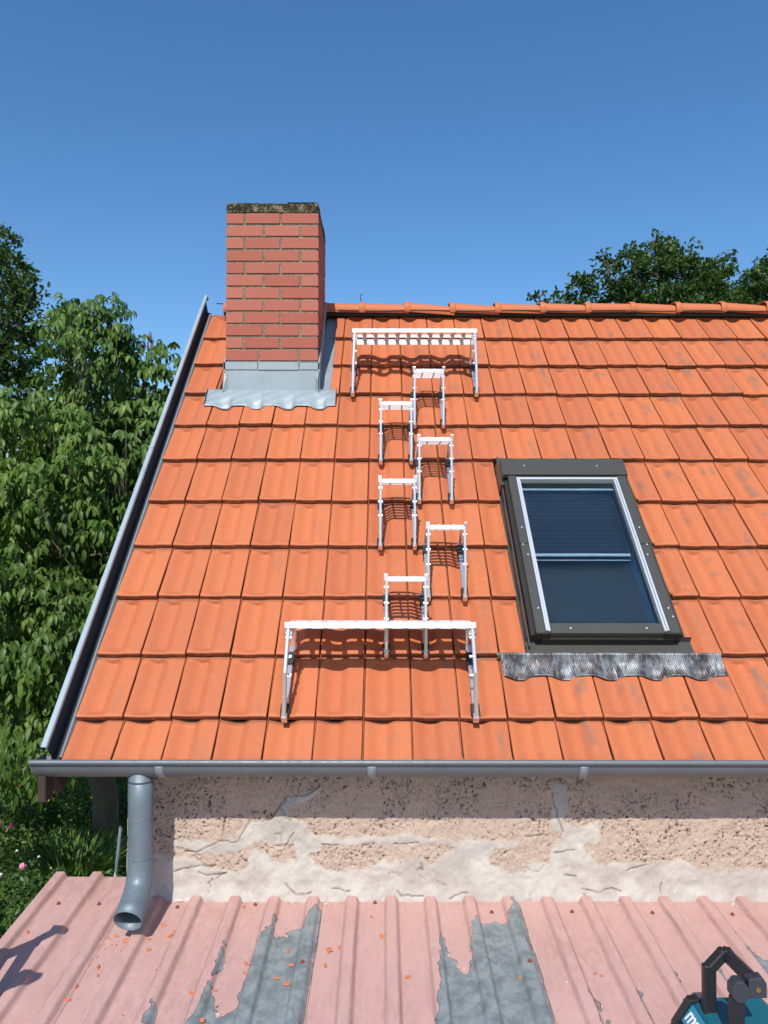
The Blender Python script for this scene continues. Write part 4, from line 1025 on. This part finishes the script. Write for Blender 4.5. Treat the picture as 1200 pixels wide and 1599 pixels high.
def shell_pts(lobes, n, r, inner=.55):
    vol = np.array([l[3]*l[4]*l[5] for l in lobes])**(2/3); pr = vol/vol.sum(); idx = r.choice(len(lobes), n, p=pr)
    d = unit(r.normal(size=(n, 3))); lb = np.array([l[:6] for l in lobes])[idx]; q = r.uniform(inner, 1.03, n)[:, None]**.6
    lump = (.86+.30*np.array(fbm(d[:, 0]*3+idx*3.1, d[:, 1]*3+d[:, 2]*2, 4)))[:, None]
    return lb[:, :3]+d*lb[:, 3:6]*q*lump, d
def walnut_crown(name, lobes, n, mat, parent, seed, Lf=.108):
    r = np.random.default_rng(seed); nc_ = n//13; tc, dc = shell_pts(lobes, nc_, r, .45); ii = r.integers(0, nc_, n)
    d = unit(dc[ii]+r.normal(size=(n, 3))*.5); tip = tc[ii]+unit(r.normal(size=(n, 3)))*(r.random((n, 1))**.6)*.30*np.array([1, 1, .75])
    out = unit(d+np.array([0, -.25, .25])+r.normal(size=(n, 3))*.45)
    B = []; D = []; Nn = []; Ln = []; Rn = []
    rl = r.uniform(.20, .34, n); rn = r.random(n)
    for k in range(7):
        t = [.30, .30, .55, .55, .80, .80, 1.0][k]; sg = [-1, 1, -1, 1, -1, 1, 0][k]
        side = unit(np.cross(out, np.array([0, 0, 1.])+r.normal(size=(n, 3))*.1))
        p = tip+out*(rl*t)[:, None]+np.array([0, 0, -1.])*(rl*t*t*.40)[:, None]
        tang = unit(out+np.array([0, 0, -1.])*(t*1.1))
        dd = unit(tang*(.55 if sg else 1)+side*sg*.85+np.array([0, 0, -.85])+r.normal(size=(n, 3))*.2)
        nn = unit(np.array([0, 0, 1.])+out*.5+r.normal(size=(n, 3))*.35)
        B.append(p); D.append(dd); Nn.append(nn); Ln.append(r.uniform(.75, 1.2, n)*Lf*(.8+.35*t)); Rn.append(np.clip(rn+r.normal(0, .12, n), 0, 1))
    B, D, Nn = map(np.concatenate, (B, D, Nn)); Ln = np.concatenate(Ln); Rn = np.concatenate(Rn)
    V, F = leaf_field(B, D, Nn, Ln, Ln*r.uniform(.36, .50, len(Ln)), .35, .6)
    return npmesh(name, V, F, mat, parent, False, {'rnd': np.repeat(Rn, 8)})
def clump_crown(name, lobes, nclump, per, mat, parent, seed, Lf=.09, cr=.22, inner=.5):
    r = np.random.default_rng(seed); c, d = shell_pts(lobes, nclump, r, inner)
    n = nclump*per; cc = np.repeat(c, per, 0); od = np.repeat(d, per, 0)
    crr = np.repeat(r.uniform(.5, 1.3, nclump)*cr, per)[:, None]
    B = cc+unit(r.normal(size=(n, 3)))*crr*(r.random((n, 1))**.5)*np.array([1, 1, .6])
    D = unit(r.normal(size=(n, 3))+od*.5+np.array([0, 0, -.2])); Nn = unit(np.array([0, 0, 1.])+r.normal(size=(n, 3))*.6)
    Ln = r.uniform(.7, 1.3, n)*Lf; Rn = np.clip(np.repeat(r.random(nclump), per)+r.normal(0, .12, n), 0, 1)
    V, F = leaf_field(B, D, Nn, Ln, Ln*.6, .3, .2)
    return npmesh(name, V, F, mat, parent, False, {'rnd': np.repeat(Rn, 8)})
def trunk(b, base, top, r0, r1, seed, n=9):
    r = random.Random(seed); base = Vector(base); top = Vector(top); pts = []
    for i in range(n+1):
        t = i/n; p = base.lerp(top, t)+Vector((r.uniform(-1, 1), r.uniform(-1, 1), 0))*.35*r0*(1 if 0 < i < n else 0)*3; pts.append(p)
    rd = [r0+(r1-r0)*(i/n)+(r0*.35 if i == 0 else 0) for i in range(n+1)]; b.tube(pts, rd, 12); return pts
def limbs(b, frm, lobes, r0, seed, sub=3):
    r = random.Random(seed)
    for l in lobes:
        c = Vector(l[:3]); p = frm[r.randint(len(frm)//2, len(frm)-1)]; mid = p.lerp(c, .5)+Vector((r.uniform(-.3, .3), r.uniform(-.3, .3), r.uniform(-.1, .4)))
        b.tube([p, p.lerp(mid, .5)+Vector((0, 0, .05)), mid, mid.lerp(c, .5), c], [r0, r0*.8, r0*.6, r0*.45, r0*.3], 7)
        for q in range(sub):
            d = Vector((r.uniform(-1, 1)*l[3], r.uniform(-1, 1)*l[4], r.uniform(-.3, 1)*l[5]))*.85; s_ = mid.lerp(c, r.uniform(.2, 1))
            b.tube([s_, s_+d*.5+Vector((0, 0, .08)), c+d], [r0*.34, r0*.22, r0*.08], 5)

# walnut: placed by distance from the camera
def at(px, py, Dd):                                      # a point Dd metres in front of the photographer's plane
    return (1.282+(px-600)/1202*Dd, Dd-3.212, .7835-(py-827)/1202*Dd)
def lobe(px, py, Dd, rx, ry, rz): return (*at(px, py, Dd), rx, ry, rz)
wl_ = [lobe(140, 570, 9.0, .42, .6, .66), lobe(138, 500, 9.0, .2, .25, .26), lobe(65, 720, 8.9, .75, .9, .72), lobe(245, 600, 9.3, .33, .5, .60), lobe(238, 530, 9.3, .13, .2, .16), lobe(190, 720, 9.0, .75, .9, .8), lobe(20, 830, 8.3, .8, .9, .7),
       lobe(130, 860, 8.6, .8, .9, .75), lobe(235, 880, 9.2, .6, .8, .9), lobe(40, 1000, 8.0, .7, .8, .6), lobe(140, 1010, 8.3, .6, .8, .6), lobe(-90, 760, 8.6, .9, 1, 1.1), lobe(-110, 1000, 8.3, .9, 1, .9),
       lobe(30, 1130, 7.6, .50, .6, .40), lobe(250, 740, 10.2, 1.0, 1, 1.1), lobe(330, 820, 10.5, 1.0, 1, 1.2), lobe(60, 760, 10.4, 1.4, 1, 1.3), lobe(40, 960, 10.6, 1.4, 1, 1.0), lobe(120, 1130, 7.9, .33, .5, .28)]
wt = empty('walnut_tree', at(178, 1335, 9.3)); tag(wt, 'leafy green walnut tree with drooping compound leaves left of the roof', 'tree')
bx, by, _ = at(178, 1335, 9.3)
WM = Matrix.Translation((-wt.location.x, -wt.location.y, -wt.location.z))
b = MB(); tp = trunk(b, (bx, by, GZ-.1), (bx-.3, by+.2, .6), .16, .10, 3); limbs(b, tp, wl_, .05, 5)
o = b.build('trunk', M_bark, None, True); o.parent = wt; o.matrix_parent_inverse = WM
o = walnut_crown('crown', wl_, 7200, M_walnut, None, 11); o.parent = wt; o.matrix_parent_inverse = WM
def oak(name_label, lobes, base, seed, nc, per, Lf, cr, mat=None, r0=.3, inner=.5, kind='oak_tree'):
    t = empty(kind, (base[0], base[1], GZ)); tag(t, name_label, 'tree'); Mi = Matrix.Translation((-base[0], -base[1], -GZ))
    b = MB(); top = Vector(lobes[0][:3]); tp = trunk(b, (base[0], base[1], GZ-.1), (top.x, top.y, top.z-.5), r0, r0*.4, seed); limbs(b, tp, lobes, r0*.28, seed+1, 4)
    o = b.build('trunk', M_bark, None, True); o.parent = t; o.matrix_parent_inverse = Mi
    o = clump_crown('crown', lobes, nc, per, mat or M_oak, None, seed+2, Lf, cr, inner); o.parent = t; o.matrix_parent_inverse = Mi
    return t
ol = [lobe(-40, 470, 17, 1.1, 1.2, 1.5), lobe(-2, 400, 17.3, .40, .6, .80), lobe(25, 440, 17.3, .3, .5, .6), lobe(25, 500, 17, .5, .7, .55), lobe(48, 455, 17, .30, .4, .30), lobe(-30, 640, 16.5, 1.5, 1.4, 1.6), lobe(20, 560, 17, .7, .9, .6), lobe(-140, 480, 17.5, 1.6, 1.5, 2.2), lobe(60, 720, 17, 1.6, 1.5, 1.6),
      lobe(-60, 900, 16.5, 1.8, 1.6, 1.8), lobe(100, 900, 16.8, 1.5, 1.5, 1.7)]
oak('dark oak tree rising behind the walnut at the left edge', ol, (at(-60, 900, 17)[0], 13.6), 21, 2600, 16, .115, .20)
ol = [lobe(110, 520, 14.5, .42, .5, .50), lobe(95, 490, 14.5, .16, .2, .20), lobe(190, 560, 14.5, .20, .3, .20), lobe(150, 640, 14.5, .9, .8, 1.1), lobe(250, 700, 14.6, .9, .8, 1.0), lobe(200, 830, 14.4, 1.4, 1, 1.6), lobe(60, 830, 14.6, 1.2, 1, 1.6)]
oak('darker small tree between the walnut crown and the big oak', ol, (at(150, 900, 14.5)[0], 11.3), 31, 1500, 14, .10, .16, r0=.16, kind='young_oak_tree')
ol = [lobe(1040, 455, 21, 1.35, 1.6, 1.05), lobe(1035, 405, 21, .55, .7, .65), lobe(985, 430, 21, .55, .8, .65), lobe(1070, 400, 21, .55, .7, .35), lobe(945, 440, 21, .35, .5, .50), lobe(1115, 425, 21, .65, .8, .35), lobe(1100, 460, 21, .9, 1, .5),
      lobe(1143, 398, 21, .22, .3, .16), lobe(992, 385, 21, .09, .1, .16), lobe(948, 400, 21, .13, .2, .14), lobe(1030, 368, 21, .18, .2, .14), lobe(1060, 520, 21, 2.2, 1.8, 1.4), lobe(1080, 660, 21, 2.5, 2.2, 2.2)]
oak('large oak crown showing over the ridge right of the chimney', ol, (at(1060, 700, 21)[0], 17.8), 41, 1250, 24, .125, .25, r0=.28)
ol = [lobe(1190, 450, 23, .75, 1, .65), lobe(1240, 430, 23, 1.2, 1, 1.0), lobe(1165, 465, 23, .6, .8, .35), lobe(1230, 540, 23, 2, 1.5, 2), lobe(1180, 425, 23, .25, .3, .15), lobe(1195, 465, 22.5, .8, .8, .5), lobe(1230, 680, 23, 2.2, 2, 2.4)]
oak('oak at the right frame edge behind the ridge', ol, (at(1230, 700, 23)[0], 19.8), 51, 1300, 15, .125, .20, r0=.25)
ol = [lobe(912, 448, 20, .34, .4, .42), lobe(876, 462, 20, .16, .2, .22), lobe(838, 464, 20, .13, .2, .10), lobe(854, 462, 20, .07, .1, .12), lobe(905, 520, 20, .9, .8, .8), lobe(860, 540, 20, .8, .8, .9)]
oak('small leafy treetops peeking over the middle of the ridge', ol, (at(890, 700, 20)[0], 16.8), 61, 520, 13, .12, .15, r0=.12, kind='young_oak_tree')
# hedge closing the garden
hl = [lobe(x, 1010+15*math.sin(x), 19.5, 1.6, 1.2, 2.3) for x in range(-420, 420, 75)]
hd = empty('hedge', (at(0, 900, 19.5)[0], 16.3, GZ)); tag(hd, 'dark tall hedge across the back of the garden behind the trees', 'hedge')
o = clump_crown('foliage', hl, 3000, 10, M_oak, None, 71, .16, .32, .75); o.parent = hd; o.matrix_parent_inverse = Matrix.Translation((-hd.location.x, -16.3, -GZ))

# garden plants
def blades(name, cen, n, L, wd, spread, mat, seed, parent=None, arch=.8):
    r = np.random.default_rng(seed); a = r.uniform(0, 2*np.pi, n); rr = spread*np.sqrt(r.random(n))
    B = np.array(cen)+np.stack([np.cos(a)*rr, np.sin(a)*rr*.8, np.zeros(n)], 1)
    out = np.stack([np.cos(a+r.normal(0, .5, n)), np.sin(a+r.normal(0, .5, n)), np.zeros(n)], 1); Ln = L*r.uniform(.6, 1.15, n); ar = arch*r.uniform(.5, 1.3, n)
    side = np.cross(out, np.array([0, 0, 1.])); ts = np.array([0, .3, .6, .82, 1.]); ws = np.array([1, 1, .8, .5, .05])*wd/2; V = []
    for t, w_ in zip(ts, ws):
        c = B+out*(Ln*ar*t*t*.8)[:, None]+np.array([0, 0, 1.])*(Ln*(t-.42*ar*t*t))[:, None]; V += [c-side*w_, c+side*w_]
    V = np.stack(V, 1); m_ = len(ts); F = []
    for i in range(m_-1): F.append([2*i, 2*i+1, 2*i+3, 2*i+2])
    F = (np.arange(n)[:, None, None]*2*m_+np.array(F)[None]).reshape(-1, 4)
    return npmesh(name, V.reshape(-1, 3), F, mat, parent, False, {'rnd': np.repeat(r.random(n), 2*m_)})
for i, (px, py, Dd, n, L, sp, lab) in enumerate([(118, 1352, 8.4, 420, .62, .42, 'arching daylily clump with long narrow leaves beside the walnut trunk'), (60, 1340, 8.9, 260, .5, .35, 'smaller daylily clump behind the pink peony'), (160, 1340, 8.9, 160, .55, .22, 'grassy lily tuft at the foot of the wall corner')]):
    x, y, _ = at(px, py, Dd); o = blades('daylily_plant', (x, y, GZ), n, L, .022, sp, M_lily, 81+i); tag(o, lab, 'plant', 'daylilies below the walnut')
def bush(name, lab, px, py, Dd, R_, hgt, nc, seed, Lf, flowers=(), cat='plant', group=None):
    x, y, _ = at(px, py, Dd); t = empty(name, (x, y, GZ)); tag(t, lab, cat, group)
    lb = [(x, y, GZ+hgt*.5, R_, R_, hgt*.55), (x+R_*.4, y-.1, GZ+hgt*.4, R_*.7, R_*.7, hgt*.5), (x-R_*.4, y+.1, GZ+hgt*.45, R_*.7, R_*.7, hgt*.5)]
    Mi = Matrix.Translation((-x, -y, -GZ)); o = clump_crown('foliage', lb, nc, 10, M_herb, None, seed, Lf, .11, .4); o.parent = t; o.matrix_parent_inverse = Mi
    r = random.Random(seed)
    for (fx, fy, fz, rad, mt) in flowers:
        b = MB()
        for k in range(26):
            a = r.uniform(0, 6.28); e = r.uniform(-.3, 1.5); d = Vector((math.cos(a)*math.cos(e), math.sin(a)*math.cos(e), math.sin(e))); s_ = d.cross(Vector((0, 0, 1))).normalized(); u2 = s_.cross(d)
            c = Vector((fx, fy, fz))+d*rad*.55; q = rad*.55
            b.add([c-s_*q*.5-u2*q*.4, c+s_*q*.5-u2*q*.4, c+s_*q*.55+u2*q*.5+d*q*.4, c-s_*q*.55+u2*q*.5+d*q*.4], [(0, 1, 2, 3)])
        o = b.build('flower', mt, None, True); o.parent = t; o.matrix_parent_inverse = Mi
f = at(43, 1349, 7.1); f2 = at(34, 1325, 7.3); f3 = at(68, 1334, 7.5); f4 = at(87, 1351, 7.4)
bush('peony_bush', 'peony bush with one large pale pink bloom near the metal roof corner', 55, 1440, 7.3, .62, .62, 260, 91, .055, [(*f, .042, M_pinkp), (*f2, .018, M_whp), (*f3, .018, M_whp), (*f4, .012, M_whp)])
f = at(5, 1286, 8.6); f2 = at(25, 1288, 8.7); f3 = at(0, 1302, 8.5)
bush('peony_bush', 'peony bush with dark magenta blooms at the left frame edge', 2, 1345, 8.8, .5, .62, 160, 92, .055, [(*f, .055, M_mag), (*f2, .045, M_mag), (*f3, .035, M_mag)])
yf = [(*at(px, py, 9.6), .028, M_yel) for px, py in ((36, 1226), (50, 1230), (52, 1244), (28, 1268), (78, 1242), (82, 1248), (66, 1258), (125, 1220), (148, 1244), (20, 1215), (90, 1235))]
bush('yellow_flower_bush', 'dim bush with small yellow flowers under the walnut', 60, 1330, 9.9, .75, .75, 240, 93, .06, yf)
bush('low_shrub', 'sunlit leafy low shrub along the left edge of the metal roof', 15, 1500, 6.9, .65, .5, 300, 94, .055)
bush('low_shrub', 'dense low green shrub behind the daylilies', 150, 1290, 10.6, .8, .8, 200, 95, .06)
bush('low_shrub', 'shady low shrub below the left wall corner', 165, 1400, 7.6, .45, .45, 160, 96, .05)
# lawn grass
r = np.random.default_rng(5); n = 14000
x = r.uniform(-9, 0, n); y = r.uniform(4.5, 16, n); a = r.uniform(0, 6.28, n); B = np.stack([x, y, np.full(n, GZ)], 1)
D_ = unit(np.stack([np.cos(a)*.5, np.sin(a)*.5, np.ones(n)], 1)); V, F = leaf_field(B, D_, unit(r.normal(size=(n, 3))), r.uniform(.08, .2, n), np.full(n, .02), .1, .8)
o = npmesh('grass', V, F, M_lily, None, False, {'rnd': np.repeat(r.random(n), 8)}); tag(o, 'rough green lawn grass in the garden', 'grass', None, 'stuff')
# white stake leaning on the wall corner
b = MB(); p = Vector(at(186, 1372, 3.72)); q = Vector(at(194, 1288, 3.62)); b.tube([(q.x-.12, q.y+.1, GZ), p, q], .007, 8); o = b.build('garden_stake', M_white, None, True); tag(o, 'thin white garden stake leaning by the wall corner behind the downpipe', 'stake')
# garden table whose corner enters at the left
x, y, z = at(13, 1358, 5.9); tb = empty('garden_table', (x-.4, y-.25, GZ)); tag(tb, 'white garden table with reddish edge, only a corner at the left edge', 'table')
TB = Matrix.Translation((-(x-.4), -(y-.25), -GZ))
def tp_(o): o.parent = tb; o.matrix_parent_inverse = TB
b = MB(); b.cbox((x-.8, y-.5, z-.03), (x, y, z), .004); tp_(b.build('tabletop', M_white))
b = MB(); b.cbox((x-.803, y-.503, z-.05), (x+.004, y+.004, z-.0305), .003); tp_(b.build('table_edge', M_screw))
for lx in (x-.76, x-.06):
    for ly in (y-.46, y-.06):
        b = MB(); b.cbox((lx, ly, GZ), (lx+.04, ly+.04, z-.051), .003); tp_(b.build('leg', M_white))
